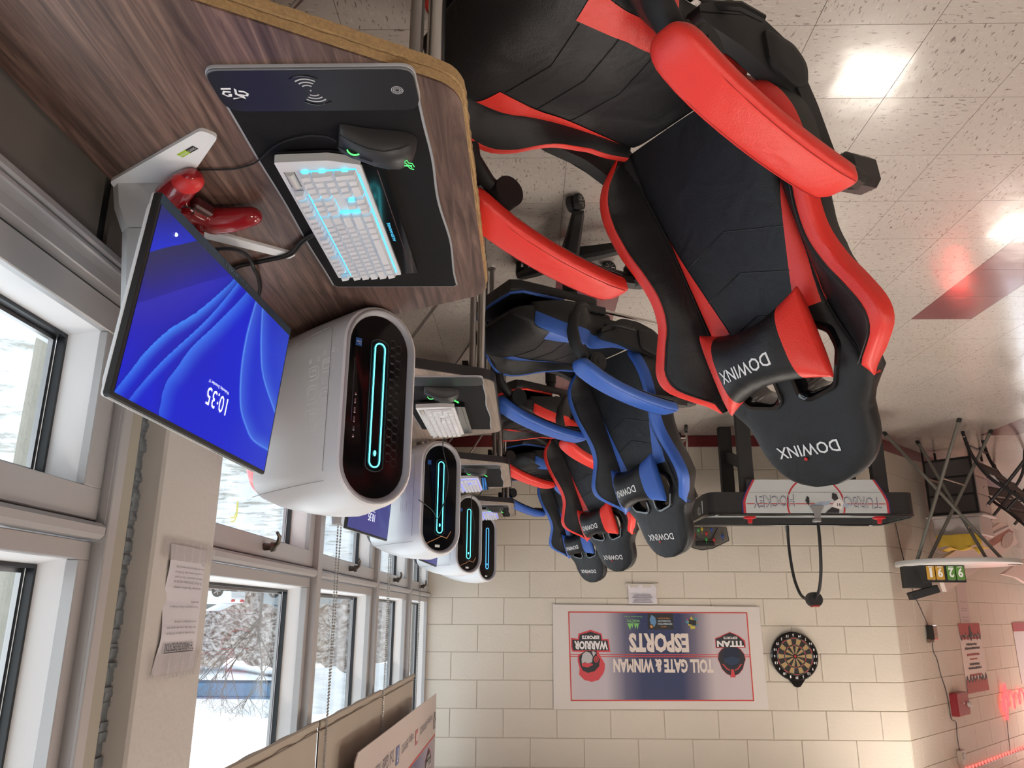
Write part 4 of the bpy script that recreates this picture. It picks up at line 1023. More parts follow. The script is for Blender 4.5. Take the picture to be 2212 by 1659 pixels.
        def hexs(z, x0, x1, y0, y1): c = .018; return [q(x+dx, y+dy, z) for x, y in ((x0, y0+c), (x0+c, y0), (x1-c, y0), (x1, y0+c), (x1, y1-c), (x1-c, y1), (x0+c, y1), (x0, y1-c))]
        MB().loft([hexs(z, x0, x1, y0, y1) for z, x0, x1, y0, y1, _ in secs]).obj('column_base', WHTG, t, 30)
        MB().loft([hexs(zz+.090, .641, .734, 1.259, 1.371), hexs(zz+.25, .628, .717, 1.264, 1.366), hexs(zz+.405, .610, .700, 1.268, 1.362)]).obj('column', WHTG, t, 30)
        MB().box(q(.60+dx, 1.315+dy, zz+.30), (.06, .08, .08), bev=.01).obj('tilt_joint', BLKP, t, 30)
        if detail:
            tm = MB(); text_into(tm, 'A L I E N W A R E', lambda aa, bb: q(.685-(.150-aa)*-.00+bb+dx-.0*aa+(aa)*.000+.105*(aa-.0)*.0+ (aa-.0)*.105-.007, 1.2598+dy-.0012+(.150-aa)*.034*.9, zz+.345-aa), .150, .011, 0)
            tm.obj('column_lettering', mat('column_print', (.97, .97, .98), .4), t, 0)
            g = MB(); e1 = Vector((.229, .156, 0)).normalized(); e2 = Vector((-e1.y, e1.x, 0)); o0 = Vector((.560, 1.134, zz+.0068))
            for (s0, s1, m, nm) in ((-.006, .016, BLKM, 'black_sticker'), (.016, .040, mat('lime_sticker', (.38, .58, .03), .4), 'green_sticker')):
                pts = [o0+e1*x+e2*y for x, y in ((s0, 0), (s1, 0), (s1, .011), (s0, .011))]
                MB().add([q(p.x, p.y, p.z) for p in pts], [(0, 1, 2, 3)]).obj(nm, m, t, 0)
            tm = MB()
            text_into(tm, 'G-SYNC', lambda aa, bb: q(*(o0+e1*(.0145-aa)+e2*(.0085-bb)+Vector((0, 0, .0003)))), .018, .005, .0)
            text_into(tm, 'NVIDIA', lambda aa, bb: q(*(o0+e1*(.0385-aa)+e2*(.0085-bb)+Vector((0, 0, .0003)))), .020, .005, .0)
            tm.obj('sticker_lettering', TXTW, t, 0)
    return t
monitor((.550, 1.325, 1.047), 4.1, 4.7, 1.7, .557, .325, DZ, 'monitor showing a blue lock screen on the nearest desk', True)
monitor((.640, 3.225, 1.035), 8.0, 4.0, .5, .50, .30, DZ, 'monitor on the second desk, its lock screen seen below the nearest white computer', False)
monitor((.575, 4.745, 1.045), 3.0, 4.0, .5, .557, .325, DZ, 'monitor on the third desk, only one screen corner showing between two white computers', False)

# ------------------------------------------------------------------ computers
CY = glow('cyan_light_loop', (0.10, 0.85, 0.95), 2.2)
CYB = glow('blue_light_loop', (0.08, 0.38, 1.0), 2.0)
PCG = mat('smoked_front_glass', (0.004, 0.004, 0.005), 0.12, spec=.32)
PCR = mat('pc_grey_lip', (0.40, 0.39, 0.41), 0.35)
REDT = mat('red_lit_plastic', (0.62, 0.03, 0.035), 0.2, emit=(1, .02, .02), es=.30, coat=.5)
OUTL = mat('faint_outline_print', (0.95, 0.95, 0.95), 0.3)
ORNG = mat('painted_orange_reflection', (0.85, 0.42, 0.20), 0.5)  # orange of the lamp and neon reflections painted on the computer fronts
_fr = {}
def pc(x, y, az, label, idx):
    t = thing('computer_tower', label, 'computer', (x, y, DZ), -math.radians(az), 'white computer towers on the desks')
    def sec(d, hw, z0, z1, p):
        zc, hz = (z0+z1)/2, (z1-z0)/2; R = []
        # rounded rectangle whose corner radius is p * half width
        for px, pz in rrect(2*hw, 2*hz, hw*p, 8): R.append((px, d, zc+pz))
        return R
    prof = [(.0, .100, .010, .502, .999), (.004, .106, .004, .508, .999), (.014, .109, .001, .511, .999), (.05, .112, .001, .513, .97), (.12, .117, .002, .520, .90), (.20, .120, .003, .514, .82), (.30, .119, .004, .498, .74), (.38, .115, .006, .480, .66), (.43, .110, .010, .464, .60), (.450, .108, .014, .458, .55)]
    prof = [(p[0]*.957,)+p[1:] for p in prof]
    MB().loft([sec(*p) for p in prof], cap=False).obj('shell', WHT, t, 40)
    MB().loft([sec(.427, .1060, .018, .456, .55), sec(.469, .104, .022, .440, .55), sec(.498, .099, .03, .410, .5), sec(.512, .090, .05, .385, .5)]).obj('rear_cap', REDT if idx == 0 else BLKM, t, 40)
    lip = []
    for d, k in ((-.001, 0), (-.004, .003), (-.003, .007), (.010, .015)):
        lip.append(sec(d, .100-k, .010+k, .502-k, .999))
    MB().loft(lip, cap=False).obj('front_lip', PCR, t, 60)
    MB().loft([sec(.0095, .0852, .0250, .4870, .999), sec(.0085, .084, .026, .486, .999)]).obj('front_glass', PCG, t, 40)
    # light loop
    zl0, zl1, r = .098, .412, .0145; N = []
    for k in range(17): a = PI*k/16; N.append((r*math.cos(a), .0062, zl1-r+r*math.sin(a)))
    for k in range(17): a = PI+PI*k/16; N.append((r*math.cos(a), .0062, zl0+r+r*math.sin(a)))
    MB().tube(N, .0017, 8, closed=True).obj('light_loop', CY if idx < 3 else CYB, t)
    MB().tube([(p[0]*1.75, .0078, (p[2]-.255)*1.065+.255) for p in N], .0016, 6, closed=True).obj('loop_recess', BLKM, t)
    MB().sphere((0, .006, .378), .0048, 10, 7, (.8, .4, 1.5)).obj('lit_emblem', CY if idx < 3 else CYB, t)
    MB().box((-.0, .0080, .2), (.0001, .0001, .0001)) 
    if idx == 0 or idx == 1 or idx == 2:
        # honeycomb relief behind the glass edge, ports, sticker
        if idx == 0:
            hc = MB()
            for j in range(15):
                for i in range(2):
                    cx, cz = -.038-.018*i, .09+.021*j+(.0105 if i else 0)
                    hc.tube([(cx+.0105*math.cos(PI/3*k), .0079, cz+.0105*math.sin(PI/3*k)) for k in range(6)], .0005, 4, closed=True)
            hc.obj('honeycomb_relief', mat('dark_relief', (.022, .020, .020), .4), t)
            pt = MB()
            for zz, hgt in ((.240, .006), (.257, .012), (.280, .014), (.303, .014), (.325, .010), (.344, .006)): pt.box((.062, .0080, zz), (.0045, .001, hgt), bev=.0004)
            pt.obj('front_ports', STEEL, t, 0)
            MB().tube([(.070, .0079, .15+.0145*k) for k in range(12)], .0005, 4).obj('port_groove', STEEL, t)
        st = MB().box((.062, .0080, .452-.345), (.017, .0008, .020)).obj('blue_sticker', mat('sticker_blue', (.02, .10, .35), .35), t, 0)
        if idx == 0:
            tm = MB(); text_into(tm, 'CORE', lambda a, b: (.0685-.0135+a-.0, .00745, .104+b), .013, .004, .0); text_into(tm, 'intel', lambda a, b: (.0555+a, .00745, .111+b), .007, .003, 0); tm.obj('sticker_lettering', TXTW, t, 0)
    if idx > 0:
        MB().box((.008, .0080, .468), (.024, .0008, .011)).obj('white_sticker', WHT2, t, 0)
    if idx in (1, 2):
        MB().tube([(-.06, .0070, .402), (-.04, .0070, .432), (-.01, .0070, .425), (.02, .0070, .440), (.05, .0070, .452), (.066, .0070, .462)], .0016, 5).obj('painted_reflection_squiggle', ORNG, t)  # squiggle modelled in orange stands in for neon and lamps mirrored in the glass
    # shell seams
    sm = MB()
    sm.tube([(.1135*1.0, .05, z) for z in (.07, .15, .25, .35, .43)], .0007, 4)
    wd = lambda d: lerp_tab([(p[0], p[1]) for p in prof], d)
    sm.tube([(wd(d)*1.0-.0045*max(0, (.455-.40)/.1)*1.4, d, .452-(.0*d)) for d in [.05+.38*k/16 for k in range(17)]], .0008, 4)
    sm.tube([(wd(d)-.004, d, .060+.02*(d/.4)) for d in [.05+.38*k/16 for k in range(17)]], .0008, 4)
    sm.obj('shell_seam', mat('seam_grey', (.30, .30, .32), .5), t)
    # outline glyphs on the side panel
    gl_ = MB(); r0 = .00055
    def rr(dc, zc, w, h, rad, open_=0):
        P_ = rrect(w, h, rad, 4)
        if open_: P_ = [p for p in P_ if not (p[1] > 0 and abs(p[0]) < w*.48)] if open_ == 1 else P_
        gl_.tube([(wd(dc+p[0])+.0004, dc+p[0], zc+p[1]) for p in P_], r0, 4, closed=(open_ != 1))
    for ci, (dc, items) in enumerate(((.060, ((.130, 's'), (.165, 'D'), (.205, 's'), (.240, 'D'), (.280, 's'), (.318, 'D'))), (.122, ((.140, 's'), (.175, 'D'), (.230, 'O'), (.295, 'C'))))):
        for zc, k in items:
            if k == 's': rr(dc-.018, zc, .009, .010, .0015); rr(dc+.018, zc, .009, .010, .0015)
            elif k == 'D': rr(dc, zc, .048, .034, .010); rr(dc+.003, zc, .030, .014, .003)
            elif k == 'O': rr(dc, zc, .048, .046, .012); rr(dc, zc, .030, .026, .006)
            else: rr(dc, zc, .048, .050, .008); rr(dc-.006, zc, .030, .030, .004)
    gl_.obj('outline_emblem', OUTL, t)
    return t
pc(.366, 1.862, 44, 'white rounded computer tower nearest the camera, its rear cap glowing red', 0)
pc(.382, 3.462, 40, 'white computer tower on the second desk with a thin cable across its glass', 1)
pc(.376, 5.110, 42, 'white computer tower on the third desk, its cyan loop crossed by a cable', 2)
pc(.315, 6.280, 50, 'computer tower with a blue light loop, farthest one by the block wall', 3)

# ------------------------------------------------------------------ cables, controller
CAB = mat('black_cable', (0.010, 0.010, 0.011), 0.45)
o = MB().tube(spline([(.309, 1.108, .756), (.325, 1.103, .750), (.361, 1.105, .7475), (.413, 1.129, .7470), (.459, 1.175, .7465), (.480, 1.195, .7430), (.519, 1.210, .7425), (.577, 1.212, .7425), (.604, 1.222, .7418)]), .0016, 6).obj('mouse_cable', CAB)
tag(o, 'thin black cable running from the nearest mouse across the wood to the monitor foot', 'cable')
o = MB().tube(spline([(.405, 1.415, .752), (.425, 1.430, .7500), (.457, 1.460, .7485), (.480, 1.490, .7465), (.517, 1.535, .7500), (.590, 1.574, .7470), (.653, 1.604, .7455), (.70, 1.66, .7455)]), .0034, 8).tube(spline([(.405, 1.421, .752), (.425, 1.437, .7500), (.453, 1.466, .7485), (.476, 1.496, .7465), (.513, 1.542, .7500), (.588, 1.582, .7470), (.650, 1.612, .7455), (.70, 1.668, .7455)]), .0026, 8).obj('keyboard_cable', CAB)
tag(o, 'thick double black cable running from the nearest keyboard behind the monitor', 'cable')
o = MB().tube(spline([(.672, 1.49, .762), (.656, 1.479, .766), (.623, 1.469, .768), (.603, 1.485, .764), (.600, 1.520, .757), (.604, 1.560, .752), (.607, 1.593, .7570), (.622, 1.66, .7450), (.637, 1.721, .7450), (.66, 1.78, .7450)]), .0042, 8).obj('power_cable', CAB)
tag(o, 'black cable looping over the thin white foot under the nearest monitor', 'cable')
for lab, P_ in (('thin black cable hanging over the glass of the second computer tower', [(.33, 3.24, .748), (.36, 3.26, .80), (.345, 3.36, .905), (.352, 3.424, .955), (.358, 3.432, .99), (.375, 3.444, 1.045), (.395, 3.456, 1.09), (.420, 3.43, 1.055), (.47, 3.38, 1.02)]),
                ('thin black cable hanging over the glass of the third computer tower', [(.34, 4.83, .748), (.35, 4.88, .84), (.340, 5.00, .93), (.345, 5.085, .99), (.350, 5.090, 1.08), (.362, 5.098, 1.14)])):
    P2 = spline(P_); MB_ = MB().tube(P2, .0022, 6).obj('headset_cable', CAB); tag(MB_, lab, 'cable')
for lab, pts in (('thin cable end trailing on the floor tiles under the second desk', [(.31, 2.02, .004), (.27, 2.05, .004), (.20, 2.18, .004), (.17, 2.36, .004), (.22, 2.52, .004), (.34, 2.62, .004)]),):
    tag(MB().tube(spline(pts), .003, 6).obj('floor_cable', CAB), lab, 'cable')

RTR = mat('red_translucent_plastic', (0.30, 0.008, 0.014), 0.16, coat=0.6)
RTR2 = mat('red_rubber_grip', (0.62, 0.022, 0.022), 0.45)
def controller():
    t = thing('game_controller', 'translucent red game controller resting beside the monitor foot on the nearest desk', 'controller', (.618, 1.300, DZ), math.radians(-67))
    # local: x across the pad, y towards the triggers
    mb = MB()
    sk = [([(-.045, .0, .026), (0, .008, .029), (.045, .0, .026)], [.026, .024, .026])]
    def blob(path, rad, n=10):
        pts = spline(path, n); m = len(pts); rr = [lerp_tab([(i/(len(rad)-1), rad[i]) for i in range(len(rad))], k/(m-1)) for k in range(m)]
        for p, r_ in zip(pts, rr): mb.sphere(p, r_, 16, 10, (1, 1, .86))
    blob([(-.052, .006, .028), (-.02, .012, .030), (.02, .012, .030), (.052, .006, .028)], [.024, .024, .024, .024])
    blob([(-.050, .004, .029), (-.064, -.030, .027), (-.074, -.068, .023)], [.030, .027, .0205])
    blob([(.050, .004, .029), (.064, -.030, .027), (.074, -.068, .023)], [.030, .027, .0205])
    b = mb.obj('shell', RTR, t, 0)
    md = b.modifiers.new('r', 'REMESH'); md.mode = 'VOXEL'; md.voxel_size = .0032; md.use_smooth_shade = True
    ms = b.modifiers.new('s', 'SMOOTH'); ms.factor = .5; ms.iterations = 8
    g = MB(); g.sphere((.0720, -.054, .0275), .0235, 18, 12, (.95, 1.45, .82)); g.obj('rubber_grip', RTR2, t, 180)
    for (x, y, z) in ((-.034, .022, .050), (.026, -.008, .049)):
        s_ = MB(); s_.cyl((x, y, z-.006), (x, y, z+.007), .008, .007, 16).cyl((x, y, z+.007), (x, y, z+.012), .011, .0115, 20); s_.obj('thumbstick', RTR, t, 40)
        MB().tube([(x+.014*math.cos(a), y+.014*math.sin(a), z-.001) for a in [2*PI*k/24 for k in range(24)]], .0014, 6, closed=True).obj('stick_ring', BLKG, t)
    bt = MB()
    for k in range(4): a = PI/2*k; bt.cyl((.054+.011*math.cos(a), .010+.011*math.sin(a), .045), (.054+.011*math.cos(a), .010+.011*math.sin(a), .053), .0045, seg=12)
    bt.obj('face_buttons', BLKG, t, 40)
    MB().box((0, -.018, .030), (.046, .018, .022), bev=.004).obj('headset_port', mat('dark_red_port', (.06, .008, .010), .3), t, 30)
    rb = MB()
    for k in range(9): rb.box((-.080+.004*k*.2, -.045+.008*k, .034), (.003, .002, .010))
    rb.obj('grip_ribs', RTR2, t, 0)
    return t
controller()
# ------------------------------------------------------------------ banner on the back wall
def gradient_mat(name, stops, axis=0, rough=0.55):
    m = mat(name, (.6, .6, .6), rough); nt = m.node_tree; N = nt.nodes; L = nt.links
    tc = N.new('ShaderNodeTexCoord'); sp = N.new('ShaderNodeSeparateXYZ'); r = N.new('ShaderNodeValToRGB')
    L.new(tc.outputs['Generated'], sp.inputs[0]); L.new(sp.outputs[axis], r.inputs[0])
    e = r.color_ramp.elements; e[0].position = stops[0][0]; e[0].color = (*stops[0][1], 1); e[1].position = stops[-1][0]; e[1].color = (*stops[-1][1], 1)
    for p, c in stops[1:-1]: k = e.new(p); k.color = (*c, 1)
    L.new(r.outputs[0], N['Principled BSDF'].inputs['Base Color']); return m
LAV = (.58, .50, .52); NAV = (.030, .042, .115)
BANR = mat('banner_red', (.62, .06, .05), .55); BANT = mat('banner_cream_print', (.72, .62, .56), .55)
CHAR = mat('logo_charcoal', (.025, .025, .030), .55); LRED = mat('logo_red', (.62, .06, .075), .55); LNAV = mat('logo_navy', (.012, .018, .045), .55); LGR = mat('logo_grey', (.50, .47, .48), .55); LWH = mat('logo_white', (.80, .76, .76), .55)
YB = 6.690
bn = thing('wall_banner', 'large esports banner with red border and navy centre on the block wall', 'banner', (-1.04, YB, 1.80))
BV = lambda x, z, d=0.0: (x+1.04, -d, z-1.80)
mb = MB(); Q = [(-1.888, 2.199), (-.200, 2.211), (-.201, 1.412), (-1.876, 1.424)]
mb.add([BV(*q, .000) for q in Q]+[BV(*q, .004) for q in Q], [(0, 3, 2, 1), (4, 5, 6, 7), (0, 1, 5, 4), (1, 2, 6, 5), (2, 3, 7, 6), (3, 0, 4, 7)]); mb.obj('vinyl_sheet', mat('white_vinyl', (.68, .62, .58), .5), bn, 0)
gm_ = gradient_mat('banner_fade', [(0, LAV), (.20, (.55, .47, .49)), (.30, (.16, .14, .20)), (.38, NAV), (.60, NAV), (.69, (.12, .115, .19)), (.80, (.52, .46, .50)), (1, LAV)])
MB().add([BV(-1.772, 1.472, .0052), BV(-.330, 1.472, .0052), BV(-.340, 2.143, .0052), BV(-1.774, 2.135, .0052)], [(0, 1, 2, 3)]).obj('faded_field', gm_, bn, 0)
bd = MB()
def strip(mb, a, b, w, d): 
    a, b = Vector(a), Vector(b); n = Vector((-(b-a).y, (b-a).x)).normalized()*w/2; mb.add([BV(*(a-n), d), BV(*(b-n), d), BV(*(b+n), d), BV(*(a+n), d)], [(0, 1, 2, 3)])
for a, b in (((-1.772, 1.472), (-.330, 1.472)), ((-.330, 1.469), (-.340, 2.146)), ((-.338, 2.143), (-1.777, 2.135)), ((-1.774, 2.138), (-1.772, 1.469))): strip(bd, a, b, .009, .0062)
strip(bd, (-1.770, 1.795), (-.338, 1.800), .0055, .0060); strip(bd, (-1.770, 1.810), (-.338, 1.815), .0055, .0060)
bd.obj('red_lines', BANR, bn, 0)
tx = MB()
text_into(tx, 'TOLL GATE & WINMAN', lambda a, b: BV(-1.475+a, 1.828+b*1.0, .0070), .795, .105, .045)
text_into(tx, 'ESPORTS', lambda a, b: BV(-1.290+a, 1.632+b, .0070), .480, .148, .05)
tx.obj('title_lettering', BANT, bn, 0)
# small logos along the bottom
def pg(mb, pts, d, o=(0, 0), s=1.0): mb.add([BV(o[0]+x*s, o[1]+z*s, d) for x, z in pts], [tuple(range(len(pts)))])
m1 = MB(); text_into(m1, 'WACTC', lambda a, b: BV(-.905+a, 1.527+b, .0072), .105, .020, .02); text_into(m1, 'Construction Trades', lambda a, b: BV(-.925+a, 1.500+b, .0072), .145, .013, 0)
pg(m1, [(0, .0), (.01, .045), (.02, .012), (.028, .042), (.038, .002)], .0072, (-.895, 1.560)); pg(m1, [(0, .002), (.010, .036), (.018, .010), (.028, .050), (.048, .0)], .0072, (-.852, 1.560)); pg(m1, [(0, 0), (.06, -.008), (.13, 0), (.06, -.003)], .0072, (-.915, 1.560))
m1.obj('green_sponsor_mark', mat('sponsor_green', (.22, .55, .15), .5), bn, 0)
pg_ = MB(); pg(pg_, [(0, 0), (.205, 0), (.205, .125), (0, .125)], .0068, (-1.175, 1.480)); pg_.obj('black_sponsor_box', CHAR, bn, 0)
m2 = MB(); text_into(m2, 'INFORMATION', lambda a, b: BV(-1.165+a, 1.553+b, .0074), .115, .016, .02); text_into(m2, 'TECHNOLOGY', lambda a, b: BV(-1.155+a, 1.530+b, .0074), .105, .016, .02)
m2.obj('pale_sponsor_text', mat('sponsor_pale_blue', (.45, .55, .62), .5), bn, 0)
m3 = MB(); text_into(m3, 'WACTC', lambda a, b: BV(-1.118+a, 1.577+b, .0074), .045, .010, .01); text_into(m3, 'CYBER SECURITY', lambda a, b: BV(-1.150+a, 1.512+b, .0074), .100, .010, .01); pg(m3, [(0, 0), (.018, .004), (.022, .022), (.008, .030), (-.004, .016)], .0074, (-1.008, 1.565))
m3.obj('orange_sponsor_text', mat('sponsor_orange', (.62, .28, .08), .5), bn, 0)
m4 = MB(); pg(m4, [(0, 0), (.03, -.02), (.045, .02), (.035, .06), (.01, .075), (-.008, .04)], .0074, (-1.030, 1.510)); m4.obj('blue_sponsor_figure', mat('sponsor_blue', (.12, .25, .42), .5), bn, 0)
rn = random.Random(9)
for nm, c in (('yellow_splash', (.65, .55, .06)), ('pink_splash', (.60, .05, .16)), ('teal_splash', (.08, .30, .38))):
    sp_ = MB()
    for k in range(9):
        a = rn.uniform(0, 2*PI); r = rn.uniform(.012, .045); cx, cz = -1.330+math.cos(a)*r, 1.545+math.sin(a)*r; q = rn.uniform(.006, .016)
        pg(sp_, [(q*rn.uniform(.4, 1.4)*math.cos(2*PI*i/7), q*rn.uniform(.4, 1.4)*math.sin(2*PI*i/7)) for i in range(7)], .0070+.0002*k, (cx, cz))
    sp_.obj(nm, mat('ink_'+nm, c, .5), bn, 0)
pgs = MB(); pg(pgs, [(-.03, -.012), (.028, -.022), (.032, .018), (-.026, .026)], .0096, (-1.330, 1.545)); pgs.obj('splash_centre', CHAR, bn, 0)
# warrior logo (right) : coordinates taken around its plate
def warrior(fn, s=1.0):
    # fn(x, z, layer) ; x right, z up, unit = banner metres relative to the plate centre
    out = {}
    def P(key, m, pts, d): out.setdefault(key, (MB(), m))[0].add([fn(x*s, z*s, d) for x, z in pts], [tuple(range(len(pts)))])
    P('red_outline', LRED, [(-.155, .063), (-.155+.012, -.035), (-.095, -.035), (-.088, -.078), (0, -.106), (.098, -.076), (.105, -.036), (.160, -.044), (.160, .030), (.150, .062), (.055, .064), (-.030, .064)], 1)
    P('dark_plate', CHAR, [(-.143, .052), (-.134, -.025), (-.086, -.025), (-.080, -.068), (0, -.092), (.090, -.067), (.096, -.026), (.150, -.030), (.150, .026), (.142, .052)], 2)
    crest = [(.02*0-.085, .232)]
    P('red_outline', LRED, [(.050, .062), (.105, .085), (.110, .13), (.095, .190), (.100, .235), (.060, .275), (.0, .290), (-.055, .275), (-.095, .225), (-.105, .165), (-.095, .13), (-.075, .10), (-.06, .062)], 1)
    P('dark_helmet', CHAR, [(.045, .056), (.075, .075), (.098, .10), (.092, .16), (.070, .205), (.030, .222), (-.025, .210), (-.062, .172), (-.070, .12), (-.045, .09), (-.045, .056)], 3)
    P('grey_face', LGR, [(.040, .060), (.068, .080), (.078, .12), (.076, .150), (.05, .142), (.03, .150), (-.005, .142), (-.012, .10), (.01, .07)], 4)
    P('red_mask', LRED, [(.078, .152), (.05, .146), (.0, .150), (-.014, .160), (.03, .182), (.074, .172)], 4)
    P('grey_face', LGR, [(-.005, .062), (-.018, .100), (-.04, .070), (-.02, .058)], 4)
    cr = []
    for k in range(13): a = math.radians(60+135*k/12); cr.append((-.002+.106*math.cos(a), .170+.108*math.sin(a)))
    for k in range(13): a = math.radians(195-125*k/12); cr.append((.004+.068*math.cos(a), .165+.066*math.sin(a)))
    P('red_crest', LRED, cr, 5)
    for rr, m, k, d in ((.026, CHAR, 'headset', 6), (.021, LRED, 'headset_ring', 7), (.013, CHAR, 'headset_centre', 8), (.008, LRED, 'headset_hub', 9)):
        P(k, m, [(-.040+rr*.9*math.cos(2*PI*i/18), .120+rr*1.15*math.sin(2*PI*i/18)) for i in range(18)], d)
    return out
lg = thing('x', None, None) if False else None
def logo_texts(mb, fn, word, s=1.0, w=.27):
    text_into(mb, word, lambda a, b: fn((-w/2+a)*s, (-.020+b)*s, 5), w, .066, .05)
    text_into(mb, 'ESPORTS', lambda a, b: fn((-.068+a)*s, (-.062+b)*s, 5), .140, .028, .05)
wf = lambda x, z, l: BV(-.505+x, 1.715+z, .0062+.00035*l)
for k, (m_, mm) in warrior(wf).items(): m_.obj(k, mm, bn, 0)
tb = MB(); logo_texts(tb, wf, 'WARRIOR'); tb.obj('team_lettering', LWH, bn, 0)
def titan(fn, s=1.0):
    out = {}
    def P(key, m, pts, d): out.setdefault(key, (MB(), m))[0].add([fn(x*s, z*s, d) for x, z in pts], [tuple(range(len(pts)))])
    P('titan_outline', LRED, [(-.118, .040), (-.118, -.012), (-.074, -.048), (-.055, -.058), (0, -.080), (.060, -.056), (.078, -.046), (.122, -.030), (.122, .044)], 1)
    P('titan_plate', CHAR, [(-.114, .036), (-.104, -.012), (-.068, -.042), (-.052, -.052), (0, -.075), (.056, -.052), (.072, -.040), (.118, -.026), (.118, .040)], 2)
    o = [(.0, .038), (.05, .040), (.075, .055), (.10, .085), (.108, .13), (.095, .16), (.082, .20), (.05, .235), (.018, .25), (.020, .262), (-.020, .262), (-.018, .25), (-.05, .235), (-.082, .20), (-.095, .16), (-.108, .13), (-.10, .09), (-.075, .055), (-.05, .040)]
    P('titan_outline', LRED, [(x*1.03, .15+(z-.15)*1.03) for x, z in o], 1); P('titan_head', CHAR, o, 2)
    P('titan_mask', LNAV, [(-.05, .042), (-.066, .09), (-.062, .15), (-.02, .185), (0, .20), (.02, .185), (.062, .15), (.066, .09), (.05, .042)], 3)
    P('titan_visor', mat('titan_visor_blue', (.02, .04, .09), .5), [(-.062, .125), (0, .108), (.062, .125), (.056, .155), (0, .175), (-.056, .155)], 4)
    P('titan_crest', LRED, [(-.018, .262), (-.009, .205), (.009, .205), (.018, .262)], 4)
    for sx in (-1, 1): P('titan_stripe', LRED, [(sx*.080, .165), (sx*.072, .172), (sx*.045, .205), (sx*.018, .215), (sx*.018, .208), (sx*.042, .196), (sx*.066, .166)], 4)
    return out
tf = lambda x, z, l: BV(-1.625+x, 1.700+z, .0062+.00035*l)
for k, (m_, mm) in titan(tf).items(): m_.obj(k, mm, bn, 0)
tb = MB(); text_into(tb, 'TITAN', lambda a, b: tf(-.105+a, -.012+b, 5), .215, .048, .05); text_into(tb, 'ESPORTS', lambda a, b: tf(-.055+a, -.044+b, 5), .110, .020, .03); tb.obj('titan_lettering', LWH, bn, 0)
# paper below the banner
pp = thing('wall_paper', 'crumpled white paper taped under the banner on the block wall', 'paper', (-.935, YB, 1.33))
MB().grid(lambda u, v: (-.115+.23*u, -.003-.004*math.sin(u*14)*v-.003*math.sin(v*9), .075-.150*v), 14, 6).obj('sheet', PAPER, pp, 30)
MB().box((0, -.006, -.070), (.27, .001, .03)).obj('tape', mat('clear_tape', (.62, .56, .50), .2), pp, 0)
ln = MB()
for k in range(6): ln.box((0, -.0085, .064-.012*k), (.17-.02*(k % 3), .0004, .0045))
ln.obj('printed_lines', mat('print_violet', (.30, .27, .34), .6), pp, 0)

# ------------------------------------------------------------------ dartboard
db = thing('dartboard', 'round electronic dartboard with silver number ring on the block wall', 'dartboard', (-2.122, YB, 1.803))
c_ = lambda r, a, d=0.0: (r*math.sin(a), -d, r*math.cos(a))
mb = MB().loft([[c_(r, 2*PI*k/48, d) for k in range(48)] for r, d in ((.186, .0), (.186, .022), (.178, .030), (.140, .030))]); mb.obj('black_surround', BLKG, db, 40)
MB().prism(round_poly([(-.075, .16), (-.03, .218), (-.02, .232), (.02, .232), (.03, .218), (.075, .16)], [.01, .012, .02, .02, .012, .01], 4), lambda x, z, d: (x, -d, z), .001, .026).obj('control_tab', BLKG, db, 30)
COLS = {'b': mat('dart_black', (.02, .02, .02), .4), 'y': mat('dart_tan', (.42, .28, .12), .5), 'r': mat('dart_red', (.40, .03, .035), .4)}
acc = {'b': MB(), 'y': MB(), 'r': MB()}
for k in range(20):
    a0, a1 = 2*PI*(k-.46)/20, 2*PI*(k+.46)/20
    for r0, r1, c in ((.018, .078, 'by'[k % 2]), (.080, .087, 'rb'[k % 2]), (.089, .132, 'by'[k % 2]), (.134, .141, 'rb'[k % 2])):
        vs = []
        for i in range(4):
            a = a0+(a1-a0)*i/3; vs += [c_(r0, a, .0330), c_(r1, a, .0330)]
        acc[c].add(vs, [(2*i, 2*i+1, 2*i+3, 2*i+2) for i in range(3)])
for c, nm in (('b', 'black_segments'), ('y', 'tan_segments'), ('r', 'red_segments')): acc[c].obj(nm, COLS[c], db, 0)
MB().cyl((0, -.030, 0), (0, -.035, 0), .010, seg=16).obj('bullseye', COLS['r'], db, 40)
wire = MB()
for r in (.079, .088, .133, .142): wire.tube([c_(r, 2*PI*k/48, .034) for k in range(48)], .0010, 4, closed=True)
for k in range(20): wire.tube([c_(.012, 2*PI*(k+.5)/20, .034), c_(.142, 2*PI*(k+.5)/20, .034)], .0007, 4)
wire.obj('wire_spider', CHR, db, 40)
nb = MB()
for k, s_ in enumerate([20, 1, 18, 4, 13, 6, 10, 15, 2, 17, 3, 19, 7, 16, 8, 11, 14, 9, 12, 5]):
    a = 2*PI*k/20; w = .022 if s_ > 9 else .010; cx, cz = .161*math.sin(a), .161*math.cos(a)
    text_into(nb, str(s_), lambda p, q, cx=cx, cz=cz, w=w: (cx-w/2+p, -.0312, cz-.010+q), w, .020, .02)
tag(nb.obj('numbers', TXTW, db, 0), kind='stuff')

